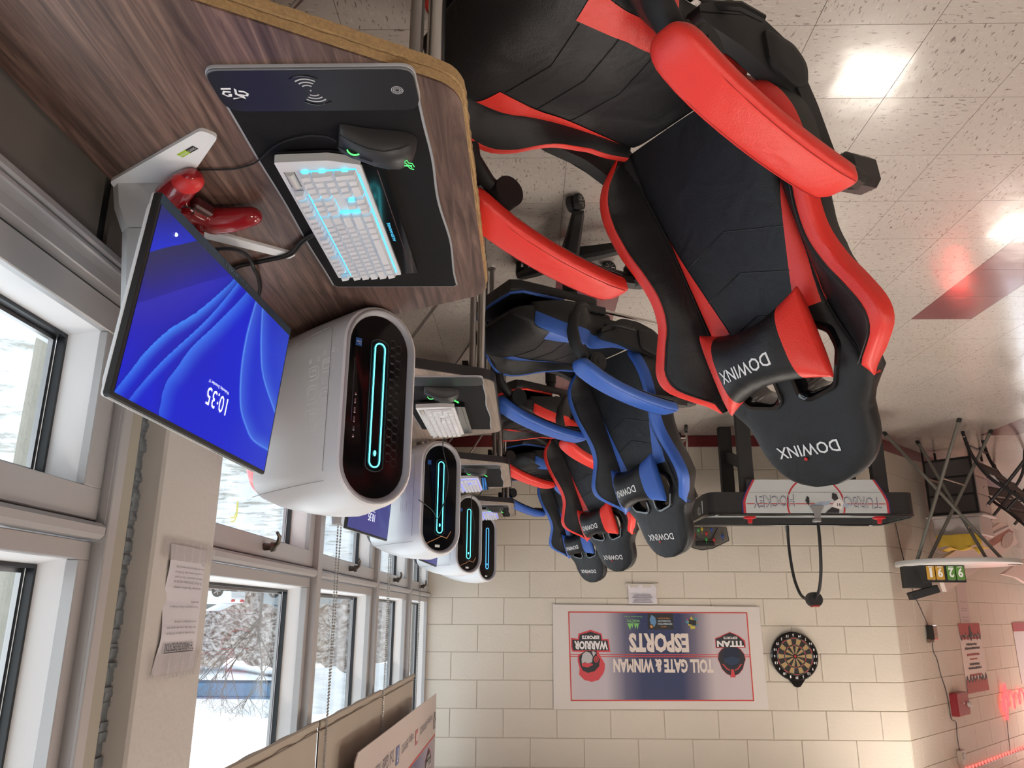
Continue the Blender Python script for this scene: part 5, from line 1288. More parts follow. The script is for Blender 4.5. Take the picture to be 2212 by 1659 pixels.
# ------------------------------------------------------------------ air hockey table
HM = BLKM; ICE = mat('rink_white', (.56, .60, .62), .35); RB = mat('rink_blue', (.03, .03, .16), .4); RR = mat('rink_red', (.50, .04, .05), .4)
ht = thing('air_hockey_table', 'black air hockey table with white rink front panel against the block wall', 'game table', (-2.09, 6.11, 0))
X0, X1, Y0, Y1 = -2.785+2.09, -1.335+2.09, -.33, .34
body = round_poly([(X0, Y0), (X1, Y0), (X1+.03, Y0+.12), (X1+.03, Y1-.1), (X1, Y1), (X0, Y1), (X0-.06, Y1-.1), (X0-.06, Y0+.12)], [.06]*8, 4)
f3 = lambda x, y, z: (x, y, z)
def shell(P, t_, z0, z1):
    cx, cy = sum(p[0] for p in P)/len(P), sum(p[1] for p in P)/len(P)
    I = [(cx+(x-cx)*(1-t_/.75), cy+(y-cy)*(1-t_/.34)) for x, y in P]
    return MB().loft([[f3(x, y, z0) for x, y in P], [f3(x, y, z1) for x, y in P], [f3(x, y, z1) for x, y in I], [f3(x, y, z0) for x, y in I], [f3(x, y, z0) for x, y in P]], cap=False)
shell(body, .030, .625, .785).obj('cabinet_side', HM, ht, 40)
MB().prism([(x*.97, y*.95) for x, y in body], f3, .72, .735).obj('playfield', ICE, ht, 0)
rl_ = MB(); rl_.tube([(x, y, .790) for x, y in body], .010, 8, closed=True); rl_.obj('top_rail', BLKG, ht, 50)
# front rink picture panel, with skirt hanging below
FY = Y0-.004
fr_ = MB(); FB = lambda x, z, d=0.0: (x, FY-d, z)
arc = []
R_ = .53
def hw_at(z): return .515-.34*max(0, (.700-z))**1.25*2.3
pts = [(hw_at(z), z) for z in [.535+.245*k/14 for k in range(15)]]
P_ = pts+[(-x, z) for x, z in reversed(pts)]
MB().prism([(x*1.035, z) for x, z in P_], lambda x, z, d: FB(x, z, d), -.006, .002).obj('blue_rim', RB, ht, 0)
MB().prism([(x*1.018, z) for x, z in P_], lambda x, z, d: FB(x, z, d), .0022, .0032).obj('red_rim', RR, ht, 0)
MB().prism([(x*.985, z) for x, z in P_], lambda x, z, d: FB(x, z, d), .0034, .0042).obj('rink_panel', ICE, ht, 0)
MB().box((0, FY+.008, .575), (.98, .012, .085)).obj('skirt', HM, ht, 0)
dl = MB(); dl.box(FB(0, .712, .0048), (1.0, .0006, .007)); 
def arcl(mb, cx, cz, r, a0, a1, w, d, n=24):
    vs = []
    for k in range(n+1):
        a = math.radians(a0+(a1-a0)*k/n)
        for rr in (r-w/2, r+w/2): vs.append(FB(cx+rr*math.cos(a), cz+rr*math.sin(a), d))
    mb.add(vs, [(2*k, 2*k+1, 2*k+3, 2*k+2) for k in range(n)])
arcl(dl, 0, .72, .205, 197, 343, .012, .0050); arcl(dl, 0, .72, .205, -18, 18, .012, .0050, 8); arcl(dl, 0, .72, .205, 162, 198, .012, .0050, 8)
dl.obj('rink_lines', RR, ht, 0)
dl = MB().box(FB(0, .628, .0048), (.95, .0006, .002)); dl.obj('panel_joint', BLKM, ht, 0)
def outline_text(word, x, z, w, h, tilt):
    o = MB(); text_into(o, word, lambda a, b: FB(x+a, z+b+tilt*(a/w-.5), .0056), w, h, .02); o.obj('rink_lettering', mat('letter_outline_grey', (.16, .15, .22), .4), ht, 0)
    o = MB(); text_into(o, word, lambda a, b: FB(x+a, z+b+tilt*(a/w-.5), .0062), w, h, -.018); o.obj('rink_letter_fill', ICE, ht, 0)
outline_text('TURBO', -.470, .655, .275, .090, -.012); outline_text('HOCKEY', .150, .645, .305, .094, .012)
pl_ = MB()
def FP(mb, pts, d): mb.add([FB(x, z, d) for x, z in pts], [tuple(range(len(pts)))])
FP(pl_, [(-.17, .672), (-.13, .70), (-.11, .74), (-.14, .765), (-.185, .75), (-.20, .70)], .0066); pl_.obj('printed_player_shirt', LWH, ht, 0)
pl_ = MB(); FP(pl_, [(-.155, .640), (-.125, .632), (-.118, .672), (-.135, .690), (-.165, .676)], .0070); FP(pl_, [(-.165, .75), (-.115, .735), (-.08, .76), (-.06, .778), (-.16, .778)], .0070); FP(pl_, [(.045, .665), (.060, .655), (.075, .690), (.055, .725), (.045, .700)], .0070); pl_.obj('printed_player_dark', CHAR, ht, 0)
pl_ = MB(); FP(pl_, [(-.11, .69), (-.02, .70), (.03, .72), (-.02, .735), (-.10, .715)], .0060); FP(pl_, [(-.20, .70), (-.26, .725), (-.22, .745), (-.17, .72)], .0060); pl_.obj('printed_ice_shadow', mat('ice_blue_shadow', (.36, .45, .58), .4), ht, 0)
tm = MB(); text_into(tm, '91', lambda a, b: FB(-.178+a, .705+b, .0076), .026, .024, .02); tm.obj('player_number', CHAR, ht, 0)
for (x, y) in ((-.505, Y0+.06), (.47, Y0+.06), (-.505, Y1-.06), (.47, Y1-.06)):
    MB().loft([[(x+dx*.050+(0 if x < 0 else 0), y+dy*.03, z) for dx, dy in ((-1, -1), (1, -1), (1, 1), (-1, 1))] for z, in ((.0,), (.70,))]).obj('leg', HM, ht, 0)
for x in (-.505, .47):
    MB().loft([[(x+dx*.012, y, z+dz) for dx, dz in ((-1, 0), (1, 0), (1, .09), (-1, .09))] for y, z in ((Y0+.08, .36), (Y1-.08, .20))]).obj('cross_brace', HM, ht, 0)
for x, nm in ((-.49, 'red pusher'), (.455, 'red pusher')):
    s_ = MB().loft([[(x+r*math.cos(2*PI*k/20), Y0+.10+r*math.sin(2*PI*k/20), z) for k in range(20)] for r, z in ((.045, .792), (.045, .806), (.018, .812), (.016, .838), (.010, .842))])
    o = s_.obj('pusher', mat('pusher_red', (.55, .02, .03), .35)); o.location = (-2.09, 6.11, 0); tag(o, 'red air hockey pusher on the rail, %s end' % ('left' if x < 0 else 'right'), 'pusher', 'air hockey pushers')
# goals / end plates
for sx in (-1, 1):
    x = (X1+.020) if sx > 0 else (X0-.055)
    MB().box((x, -.08, .715), (.02, .20, .10), bev=.004).obj('score_slide', ICE, ht, 0); MB().box((x+sx*.012, -.10, .735), (.03, .07, .06), bev=.010).obj('goal_box', GREYM, ht, 30)
tb_ = MB(); tb_.prism([(X1*.9, -.2), (X1*.7, -.26), (X1*.74, .0), (X1*.86, .02)], f3, .7352, .7360).prism([(X0*.95, -.22), (X0*.75, -.26), (X0*.78, .0), (X0*.9, .02)], f3, .7352, .7360); tb_.obj('teal_field_print', mat('rink_teal', (.20, .42, .45), .35), ht, 0)
# scorer arch
ar = MB()
pa = [(0, Y0-.005, .765), (0, Y0-.012, .90), (0, Y0+.0, 1.05), (.0, Y0+.035, 1.20), (0, Y0+.10, 1.31), (0, Y0+.19, 1.368)]
pb_ = [(0, Y1+.0, .80), (0, Y1+.012, .92), (0, Y1+.0, 1.07), (0, Y1-.05, 1.22), (0, Y1-.15, 1.33), (0, Y1-.25, 1.368)]
ar.tube(spline(pa), .0115, 10).tube(spline(pb_), .0115, 10); ar.obj('scorer_arch', BLKP, ht)
MB().cyl((0, Y0+.22-.03, 1.378), (0, Y0+.22+.045, 1.378), .052, seg=26).obj('scorer_box', BLKM, ht, 40)
MB().box((0, Y0+.222, 1.423), (.05, .07, .018), bev=.004).obj('scorer_red_cap', mat('scorer_red', (.30, .03, .025), .4), ht, 30)
bk = MB(); bk.prism([(-.055, .800-.1), (.055, .700), (.030, .685), (.022, .785), (-.022, .785), (-.030, .685)][0:0] or [(-.052, .728), (.052, .728), (.024, .775), (.020, .835), (-.020, .835), (-.024, .775)], lambda x, z, d: (x, Y0-.012-d, z), .0, .010)
bk.box((.01, Y0-.02, .835), (.055, .035, .022), bev=.005); bk.box((0, Y1+.012, .815), (.03, .02, .06), bev=.004); bk.obj('arch_bracket', mat('grey_bracket', (.27, .27, .28), .45), ht, 30)

# ------------------------------------------------------------------ dart mesh panel on the wall
nt_ = thing('dart_holder', 'black mesh trapezoid panel with coloured darts, low on the block wall', 'dart panel', (-1.47, YB, .86))
Fp = [(-.20, .035), (-.185, -.070), (.20, -.070), (.225, .035), (.09, .100), (.03, .112), (-.06, .100)]
MB().tube([(x, -.010, z) for x, z in Fp], .0045, 6, closed=True).obj('frame', BLKP, nt_)
MESHM = mat('black_mesh_fabric', (.03, .03, .03), .8, alpha=.62)
ms_ = MB()
ms_.add([(x, -.006, z) for x, z in Fp], [tuple(range(len(Fp)))]); ms_.obj('mesh_fabric', MESHM, nt_, 0)
MB().tube([(-.115, -.012, -.07), (-.06, -.013, .02), (-.02, -.013, .045), (.03, -.013, .045), (.06, -.013, .02), (.12, -.012, -.07)], .004, 6).obj('inner_rim', BLKP, nt_)
MB().box((.0, -.014, .062), (.16, .008, .035), bev=.004).obj('black_bar', BLKP, nt_, 0)
for i, (x, z, c) in enumerate(((-.145, .000, 'blue'), (-.06, -.055, 'blue'), (-.075, .030, 'red'), (-.010, .025, 'green'), (-.015, -.022, 'red'), (.05, -.050, 'green'), (.09, -.045, 'yellow'), (.11, -.015, 'orange'), (.085, -.012, 'red'), (.15, -.050, 'blue'), (.02, -.058, 'yellow'))):
    cc = {'blue': (.02, .06, .35), 'red': (.50, .02, .02), 'green': (.03, .30, .05), 'yellow': (.55, .40, .03), 'orange': (.6, .2, .02)}[c]
    o = MB().sphere((0, 0, 0), .0125, 10, 7, (.85, .5, 1.2)).cyl((0, 0, .012), (0, 0, .04), .002, seg=5).obj('dart', mat('dart_%s_%d' % (c, i), cc, .4)); o.location = (-1.47+x, YB-.022, .86+z)
    tag(o, ['blue dart at the right end of the black mesh panel', 'blue dart low on the right of the mesh panel', 'red dart in the right half of the mesh panel, beside a green one', 'green dart in the middle of the mesh panel, above the centre', 'red dart in the very middle of the mesh panel', 'green dart at the lower edge of the mesh panel', 'yellow dart at the lower edge of the mesh panel', 'orange dart near the left end of the mesh panel', 'red dart beside the orange one on the mesh panel', 'blue dart at the lower left of the mesh panel', 'yellow dart at the lower middle of the mesh panel'][i] if True else '', 'dart', 'coloured darts on the mesh panel')

# ------------------------------------------------------------------ wire cart
ct = thing('wire_cart', 'chrome wire cart on casters behind the nearest blue chair', 'cart', (-1.125, 6.42, 0))
mb = MB()
for x in (-.165, .30):
    for y in (-.125, .165): mb.cyl((x, y, .06), (x, y, .745), .0095, seg=10)
mb.obj('posts', CHR, ct)
for z in (.11, .40, .58):
    s_ = MB()
    for y in (-.125, .165): s_.cyl((-.165, y, z), (.30, y, z), .0065, seg=8)
    for x in (-.165, .30): s_.cyl((x, -.125, z), (x, .165, z), .0065, seg=8)
    for k in range(9): s_.tube([(-.15+.055*k, -.125, z), (-.15+.055*k, .02, z+.0), (-.15+.055*k, .165, z)], .0028, 5)
    if z == .40:
        for k in range(5): s_.tube([(-.165, -.125, z-.04-.05*k), (-.165, .0, z-.05*k), (-.165, .165, z-.05*k)], .0035, 5)
    s_.obj('wire_shelf', CHR, ct)
MB().tube([(-.165, -.125, .70), (-.19, -.02, .735), (-.165, .165, .70)], .006, 8).obj('handle', CHR, ct)
for x in (-.165, .30):
    for y in (-.125, .165): MB().cyl((x-.009, y, .028), (x+.009, y, .028), .028, seg=16).cyl((x, y, .05), (x, y, .066), .012, seg=8).obj('caster', BLKM, ct, 40)

# ------------------------------------------------------------------ right-hand board hanging under the windows' top
rbn = thing('hanging_banner', 'long pale banner hanging in front of the blinds, social media names along its lower edge', 'banner', (.700, 4.9, 2.05))
RV = lambda y, z, d=0.0: (-d, y-4.9, z-2.05)
zb = lambda y: 2.036+(y-3.45)*.0105
MB().add([RV(3.45, 3.0), RV(6.36, 3.0), RV(6.36, zb(6.36)), RV(3.50, zb(3.5)), RV(3.45, zb(3.45)+.03)]+[RV(3.45, 3.0, .005), RV(6.36, 3.0, .005), RV(6.36, zb(6.36), .005), RV(3.50, zb(3.5), .005), RV(3.45, zb(3.45)+.03, .005)],
    [(0, 1, 2, 3, 4), (5, 9, 8, 7, 6), (0, 5, 6, 1), (1, 6, 7, 2), (2, 7, 8, 3), (3, 8, 9, 4), (4, 9, 5, 0)]).obj('vinyl_sheet', mat('pale_vinyl', (.60, .50, .46), .5), rbn, 0)
rl2 = MB(); rl2.add([RV(3.52, 2.345, .006), RV(6.34, 2.345, .006), RV(6.34, 2.357, .006), RV(3.52, 2.357, .006)], [(0, 1, 2, 3)]); rl2.obj('red_line', BANR, rbn, 0)
gf_ = gradient_mat('banner_fade_side', [(0, (.50, .42, .46)), (.10, (.25, .22, .32)), (.3, (.05, .06, .16)), (1, (.05, .06, .16))], 1)
g2_ = gradient_mat('banner_fade_side_b', [(0, (.05, .06, .16)), (.62, (.14, .13, .24)), (.85, (.42, .37, .45)), (1, (.52, .44, .46))], 1)
MB().add([RV(3.53, 2.36, .0055), RV(6.33, 2.36, .0055), RV(6.33, 2.95, .0055), RV(3.53, 2.95, .0055)], [(0, 1, 2, 3)]).obj('faded_field', g2_, rbn, 0)
tx = MB()
def side_text(word, yf, yn, z, h): text_into(tx, word, lambda a, b: RV(yf-a, z+b, .0075), yf-yn, h, .0)
side_text('tollgate_ESPORTS', 6.11, 5.46, 2.178, .058); side_text('tollgate_ESPORTS', 5.15, 4.68, 2.168, .058); side_text('Toll Gate Titans /', 4.43, 3.80, 2.158, .062)
tx.obj('lettering', mat('side_print_dark', (.16, .14, .17), .5), rbn, 0)
ic = MB()
for pts in ([(6.27, 2.19), (6.20, 2.245), (6.22, 2.25), (6.22, 2.30), (6.30, 2.30), (6.30, 2.25), (6.33, 2.245)],): ic.tube([RV(y, z, .0075) for y, z in pts], .0035, 4, closed=True)
ic.obj('outline_icon', mat('icon_grey', (.30, .27, .28), .5), rbn, 0)
MB().add([RV(y, z, .0072) for y, z in ((5.345, 2.182), (5.235, 2.182), (5.235, 2.268), (5.345, 2.268))], [(0, 1, 2, 3)]).obj('pink_icon', mat('icon_pink', (.50, .16, .16), .5), rbn, 0)
MB().add([RV(y, z, .0072) for y, z in ((4.60, 2.166), (4.49, 2.166), (4.49, 2.256), (4.60, 2.256))], [(0, 1, 2, 3)]).obj('blue_icon', mat('icon_blue', (.13, .16, .34), .5), rbn, 0)
tx = MB(); text_into(tx, 'f', lambda a, b: RV(4.565-a, 2.178+b, .0080), .035, .066, .02); tx.obj('icon_letter', LWH, rbn, 0)
tx = MB(); tx.tube([RV(5.29+.025*math.cos(2*PI*k/16), 2.225+.022*math.sin(2*PI*k/16), .0078) for k in range(16)], .003, 4, closed=True); tx.obj('icon_ring', LWH, rbn, 0)
sf = lambda x, z, l: RV(5.95-x*1.35, 2.475+z*1.15, .0072+.0004*l)
for k, (m_, mm) in titan(sf).items(): m_.obj(k, mm, rbn, 0)
tb = MB(); text_into(tb, 'TITAN', lambda a, b: sf(-.105+a, -.012+b, 5), .215, .048, .05); text_into(tb, 'ESPORTS', lambda a, b: sf(-.055+a, -.044+b, 5), .110, .020, .03); tb.obj('titan_lettering', LWH, rbn, 0)
MB().add([RV(y, z, .0072) for y, z in ((5.22, 2.38), (5.10, 2.37), (5.04, 2.42), (5.08, 2.50), (5.15, 2.60), (5.18, 2.48))], [tuple(range(6))]).obj('gold_flame', mat('gold_print', (.50, .36, .22), .5), rbn, 0)

# ------------------------------------------------------------------ notice taped to the pillar
nt2 = thing('taped_notice', 'typed notice headed THE WARRIOR DEN EXPECTATIONS taped to the pillar', 'notice', (.78, 1.83, 1.48))
NV = lambda y, z, d=0.0: (-d, y-1.83, z-1.48)
cur = lambda z: .008*max(0, (z-1.55)/.07)
MB().grid(lambda u, v: NV(1.925-.195*u-.018*max(0, v-.75)*4*u, 1.345+.270*v, .002+.003*math.sin(u*PI)+.003*math.sin(v*11)*u+.010*max(0, v-.8)*u), 14, 18).obj('sheet', PAPER, nt2, 40)
TP = mat('wrinkled_clear_tape', (.50, .45, .43), .18, coat=.4, bump=1.0, bscale=90, alpha=.38)
MB().grid(lambda u, v: NV(1.965-.275*u, 1.335+.045*v, .008+.0012*math.sin(u*40)), 30, 3).obj('lower_tape', TP, nt2, 40)
MB().grid(lambda u, v: NV(1.960-.262*u, 1.575+.055*v, .012+.0016*math.sin(u*46)), 30, 3).obj('upper_tape', TP, nt2, 40)
tw = MB()
def ntx(s_, y, z, w, h, b=0.0): text_into(tw, s_, lambda a, q: NV(y-a, z+q, .0095), w, h, b)
ntx('THE WARRIOR DEN EXPECTATIONS', 1.892, 1.553, .150, .017, .02)
ntx('Once you select an activity on The Warrior', 1.893, 1.530, .152, .0065); ntx('Den Chart, that is the only activity that', 1.893, 1.518, .150, .0065); ntx('you can participate in on that day.', 1.893, 1.506, .118, .0065)
ntx('You are expected to follow all Cafeteria', 1.896, 1.474, .150, .0065); ntx('Expectations.', 1.896, 1.463, .045, .0065)
ntx('One and done. There will be no warning in', 1.900, 1.433, .150, .0065, .012); ntx('The Warrior Den for behavior that does not', 1.901, 1.422, .152, .0065); ntx('follow the expectations. If you are speak', 1.902, 1.411, .150, .0065); ntx('to, you will be asked to leave The Warrior', 1.902, 1.400, .152, .0065); ntx('Den and forfeit your time there for that', 1.903, 1.389, .150, .0065); ntx('day.', 1.903, 1.379, .014, .0065)
tag(tw.obj('typed_text', TXTK, nt2, 0), kind='stuff')
MB().box(NV(1.817, 1.5725, .0095), (.0004, .150, .0018)).obj('heading_rule', TXTK, nt2, 0)
gl2 = MB()
for k in range(9): gl2.tube([NV(1.90-.018*k+.004*math.sin(k*5), 1.625, .0145), NV(1.902-.018*k, 1.600, .0150), NV(1.905-.018*k, 1.578, .0140)], .0007, 4)
gl2.obj('tape_wrinkles', WHT2, nt2)
# ------------------------------------------------------------------ round folding table
RT = thing('round_table', 'tall white round folding table on crossed grey legs before the left wall', 'table', (-3.42, 6.50, 0))
GT = mat('grey_table_leg', (.19, .185, .165), .42, metal=.3); WT = mat('speckled_white_top', (.55, .55, .54), .5)
zt = 1.105
MB().loft([[(r*math.cos(2*PI*k/56), r*math.sin(2*PI*k/56), z) for k in range(56)] for r, z in ((.405, zt-.040), (.445, zt-.036), (.452, zt-.020), (.449, zt-.004), (.44, zt))]).obj('table_top', WT, RT, 35)
L = lambda x, y, z: (x+3.42, y-6.50, z)
lg = [((-3.384, 6.063, 0), (-3.10, 6.72, zt-.04)), ((-3.856, 6.467, 0), (-3.28, 6.86, zt-.04)), ((-3.000, 6.552, 0), (-3.62, 6.18, zt-.04)), ((-3.447, 6.915, 0), (-3.78, 6.40, zt-.04))]
lg = [((-3.384, 6.063, 0), (-3.075, 6.42, zt-.04)), ((-3.856, 6.467, 0), (-3.300, 6.72, zt-.04)), ((-3.000, 6.552, 0), (-3.700, 6.35, zt-.04)), ((-3.447, 6.905, 0), (-3.740, 6.62, zt-.04))]
for a, b in lg:
    o = MB().cyl(L(*a), L(*b), .0135, seg=12).obj('leg', GT, RT, 40)
    MB().cyl(L(*a), (lambda p, q: L(*[p[i]+(q[i]-p[i])*.03 for i in range(3)]))(a, b), .017, seg=12).obj('rubber_foot', BLKM, o, 40)
def mid(a, b, t): return tuple(a[i]+(b[i]-a[i])*t for i in range(3))
cb = MB(); cb.cyl(L(*mid(*lg[0], .42)), L(*mid(*lg[1], .42)), .007, seg=8).cyl(L(*mid(*lg[2], .38)), L(*mid(*lg[3], .38)), .007, seg=8).cyl(L(*mid(*lg[2], .74)), L(*mid(*lg[3], .74)), .007, seg=8); cb.obj('cross_rod', mat('bronze_rod', (.30, .24, .19), .4, metal=.5), RT, 40)
for a, b in lg: MB().sphere(L(*mid(a, b, .52)), .009, 8, 6).obj('rivet', CHR, RT)
# things on it: flip scoreboard, label plate
sb = thing('flip_scoreboard', 'flip scoreboard on the round table reading 92 in green and 91 in yellow', 'scoreboard', (-3.27, 6.42, zt))
b0 = lambda x, z, d=0.0: (x, -d, z)
W3 = .335
MB().box((.0, .010, .066), (W3, .008, .132), bev=.002).obj('black_back', BLKM, sb, 0)
MB().prism([(0, 0), (.115, .0), (.12, .02), (.03, .132), (0, .132)], lambda y, z, x: (x, y+.01, z), W3/2-.002, W3/2+.004).obj('side_stand', BLKM, sb, 0)
for i, (x, ch, c) in enumerate(((-.125, '9', (.10, .26, .045)), (-.053, '2', (.10, .26, .045)), (.033, '9', (.55, .30, .035)), (.105, '1', (.55, .30, .035)))):
    cd = MB().box((x, -.001, .060), (.064, .006, .104), bev=.0015).obj('number_card', mat('card_%d' % i, c, .5), sb, 0)
    tm = MB(); w = .040 if ch != '1' else .020; text_into(tm, ch, lambda a, q, x=x, w=w: (x-w/2+a, -.0046, .022+q), w, .072, .03); tm.obj('digit', TXTW, cd, 0)
    tm = MB(); tm.box((x, -.0045, .014), (.036, .0006, .006)); tm.obj('small_print', TXTW, cd, 0)
    rg = MB()
    for k in range(6): rg.tube([(x-.022+.009*k, -.005, .108), (x-.022+.009*k, .002, .118), (x-.022+.009*k, .010, .110)], .0012, 4)
    rg.obj('binder_ring', STEEL, cd)
bx = thing('open_black_box', 'open black box with a tilted lid behind the flip scoreboard', 'box', (-3.14, 6.62, zt), math.radians(8))
MB().box((0, 0, .085), (.20, .10, .17), bev=.004).obj('box_body', BLKM, bx, 0)
MB().box((-.04, .0, .205), (.22, .11, .06), Matrix.Rotation(math.radians(-16), 3, 'Y'), bev=.004).obj('lid', BLKM, bx, 0)
pl2 = tag(MB().box((0, 0, .004), (.088, .03, .008), bev=.001).obj('label_plate', CHR, None, 0), 'small metal label plate at the edge of the round table', 'plate'); pl2.location = (-3.735, 6.262, zt)

# ------------------------------------------------------------------ drawers and stacked chairs
def wallpos(t, off): p = WC+WD*t+WN_*off; return (p.x, p.y, 0)
AZL = math.atan2(WD.y, WD.x)            # local +x runs along the left wall, +y points out into... (-normal)
FAB = mat('grey_chair_fabric', (.085, .075, .075), .8, bump=.3, bscale=500)
dr = thing('drawer_unit', 'grey-sided drawer unit with white knobbed drawers behind the legs of the round table', 'drawers', wallpos(1.03, .29), AZL)
# local +x runs along the left wall, +y out into the room
MB().box((0, 0, .375), (.335, .40, .49), bev=.006).obj('carcass', mat('greyed_white', (.42, .37, .35), .5), dr, 0)
for k in range(3):
    z = .215+.16*k
    d_ = MB().box((0, .205, z), (.31, .012, .148), bev=.004).obj('drawer', mat('drawer_front_%d' % k, (.52, .45, .43), .45), dr, 0)
    MB().sphere((.02, .218, z+.01), .011, 10, 7).obj('knob', CHR, d_)
    MB().box((-.171, 0, z), (.008, .37, .146), bev=.003).obj('fabric_panel', FAB, dr, 0)
for z in (.133, .295, .455, .617): MB().box((-.174, 0, z), (.010, .40, .018), bev=.002).obj('black_rail', BLKP, dr, 0)
for y in (-.195, .195): MB().box((-.174, y, .31), (.012, .018, .62), bev=.002).obj('black_post', BLKP, dr, 0)
for y in (-.195, .195): MB().box((.165, y, .065), (.018, .018, .13)).obj('foot', BLKP, dr, 0)
tg = tag(MB().box((0, 0, .012), (.40, .47, .024), bev=.008).box((0, .0, .105), (.33, .39, .17), bev=.01).obj('storage_bin', mat('translucent_white_bin', (.60, .55, .54), .3), None, 30), 'white lidded bin standing on the drawer unit', 'bin'); tg.location = (dr.location.x, dr.location.y, .628); tg.rotation_euler = (0, 0, AZL)
cl_ = MB()
cl_.grid(lambda u, v: (-.19-.012*math.sin(u*15)-.01*v, -.17+.36*u, .0-(.02+.10*(1-u)**2)*0+(.115*(1-v)+.002)-.02*math.sin(u*9)*(1-v)), 24, 8)
cl_.grid(lambda u, v: (-.19+.30*v, -.17+.36*u, .118+.010*math.sin(u*17)+.012*math.sin(v*5)), 20, 8)
cl_.grid(lambda u, v: (-.19+.02*v, .10+.10*u, .118+.06*(1-abs(2*u-1))*v), 8, 4)
o = cl_.obj('yellow_cloth', mat('yellow_cloth', (.62, .42, .05), .8, var=.3, vscale=14)); o.location = (dr.location.x, dr.location.y, .800); o.rotation_euler = (0, 0, AZL); tag(o, 'rumpled yellow cloth on top of the white lidded bin', 'cloth')
def sling_chair(pos, rz, label):
    t = thing('folding_chair', label, 'chair', pos, rz, 'black framed chairs by the left wall')
    for sx in (-1, 1):
        x = sx*.26
        MB().tube(spline([(x, .28, .0), (x, .24, .20), (x, .14, .40), (x, -.02, .56), (x, -.16, .72)]), .014, 8).obj('curved_leg', BLKP, t)
        MB().tube(spline([(x*.96, -.24, .0), (x*.96, -.18, .22), (x*.96, -.02, .42), (x*.96, .18, .62)]), .014, 8).obj('curved_leg', BLKP, t)
        MB().sphere((x+sx*.016, .27, .05), .008, 8, 6).obj('rivet', CHR, t)
    for z, y in ((.12, .262), (.30, .20), (.50, .06), (.64, -.09)): MB().cyl((-.26, y, z), (.26, y, z), .010, seg=8).obj('rail', BLKP, t)
    for k in range(3):
        p = MB().box((0, .17-.115*k, .33+.13*k), (.48, .012, .12), Matrix.Rotation(math.radians(40), 3, 'X'), bev=.003).obj('sling_panel', FAB, t, 0)
        MB().cyl((-.25, .205-.115*k, .275+.13*k), (.25, .205-.115*k, .275+.13*k), .008, seg=8).obj('panel_border', BLKP, t)
    return t
sling_chair(wallpos(.62, .88)[:2]+(0,), AZL+math.radians(180), 'black framed chair with grey panels, in front of the drawer unit')
sling_chair(wallpos(1.90, .55)[:2]+(0,), AZL+math.radians(190), 'black framed chair with grey panels at the left edge, beside the drawer unit')
# leaning boards
PKB = mat('glossy_white_board', (.72, .62, .58), .40)
def board(poly, off, label, strip, disc):
    t = thing('leaning_board', label, 'board', tuple(lw(poly[0][0], poly[0][1], off))); O_ = Vector(t.location)
    f = lambda a, z, d: tuple(lw(a, z, off+d)-O_)
    MB().prism(poly, f, -.035, .0).obj('panel', PKB, t, 0)
    if strip:
        MB().prism(strip, f, .0005, .0025).obj('printed_strip', mat('collage_print', (.30, .09, .06), .4, var=.9, vscale=22), t, 0)
        MB().tube([f(a, z, .002) for a, z in ((1.35, .90), (2.05, .735), (2.90, .565))], .012, 6).obj('edge_moulding', mat('board_groove', (.36, .32, .32), .5), t)
        MB().prism([(disc[0]+.24*math.cos(2*PI*k/20), disc[1]+.075*math.sin(2*PI*k/20)-.25*.24*math.cos(2*PI*k/20)) for k in range(20)], f, .003, .006).obj('printed_figure', mat('figure_print', (.45, .38, .34), .4, var=.5, vscale=30), t, 0)
    return t
board([(.62, 1.045), (2.66, .546), (3.0, .554), (3.19, .719), (2.16, .955), (.75, 1.29)], .17, 'long pale board with a collage strip, slanting behind the round table', [(2.05, .790), (2.93, .590), (3.09, .612), (2.171, .835)], (2.80, .715))
board([(2.47, 1.078), (3.173, .917), (3.9, .80), (3.9, 1.25), (2.95, 1.10)], .17, 'second pale slanting board, cut off by the left edge', None, None)

# ------------------------------------------------------------------ things on the left wall
def onw(t, z, d=0.0): return lw(t, z, d)
def wthing(nm, label, cat, t, z): 
    o = thing(nm, label, cat, onw(t, z)); o.rotation_euler = (0, 0, math.atan2(-WN_.x, WN_.y)) ; return o
# local axes for wall things: x = -WD (to the right when facing the wall), y = -WN (into the wall), z up
def WL3(x, z, d=0.0): return (x, -d, z)
def wth(nm, label, cat, t, z):
    o = bpy.data.objects.new(nm, None); COL.objects.link(o); o.location = onw(t, z); o.rotation_euler = (0, 0, math.radians(-45)); tag(o, label, cat); return o
fa = wth('fire_alarm', 'red fire alarm strobe with clear lens on the left wall', 'alarm', 1.10, 2.225)
FR = mat('alarm_red', (.28, .020, .028), .4)
MB().loft([[WL3(x*k, z*k, d) for x, z in rrect(.30, .19, .02, 4)] for k, d in ((1, .001), (1, .05), (.93, .062))]).obj('housing', FR, fa, 40)
MB().sphere(WL3(-.11, .01, .066), .030, 12, 8, (1, .9, .9)).obj('strobe_lens', mat('clear_lens', (.6, .55, .5), .1, coat=.5), fa)
tm = MB(); text_into(tm, 'FIRE', lambda a, b: WL3(.000-.03+b*0+a, -.02+b, .0635), .06, .022, .01); tm.obj('lettering', TXTW, fa, 0)
po = wth('power_adapter', 'black adapter box on a cable on the left wall near the corner', 'adapter', .66, 1.625)
MB().box(WL3(0, 0, .035), (.10, .06, .12), bev=.006).obj('case', BLKG, po, 30); MB().box(WL3(.02, .068, .02), (.09, .03, .03), bev=.003).obj('bracket', mat('brown_bracket', (.14, .09, .06), .5), po, 0)
def cable(pts, label):
    tag(MB().tube(spline([tuple(onw(t, z, d)) for t, z, d in pts]), .0035, 6).obj('wall_cable', CAB), label, 'cable')
cable([(.20, .55, .01), (.22, .70, .012), (.30, 1.0, .010), (.42, 1.28, .010), (.55, 1.44, .01), (.63, 1.565, .02)], 'black cable running up the left wall to the adapter box')
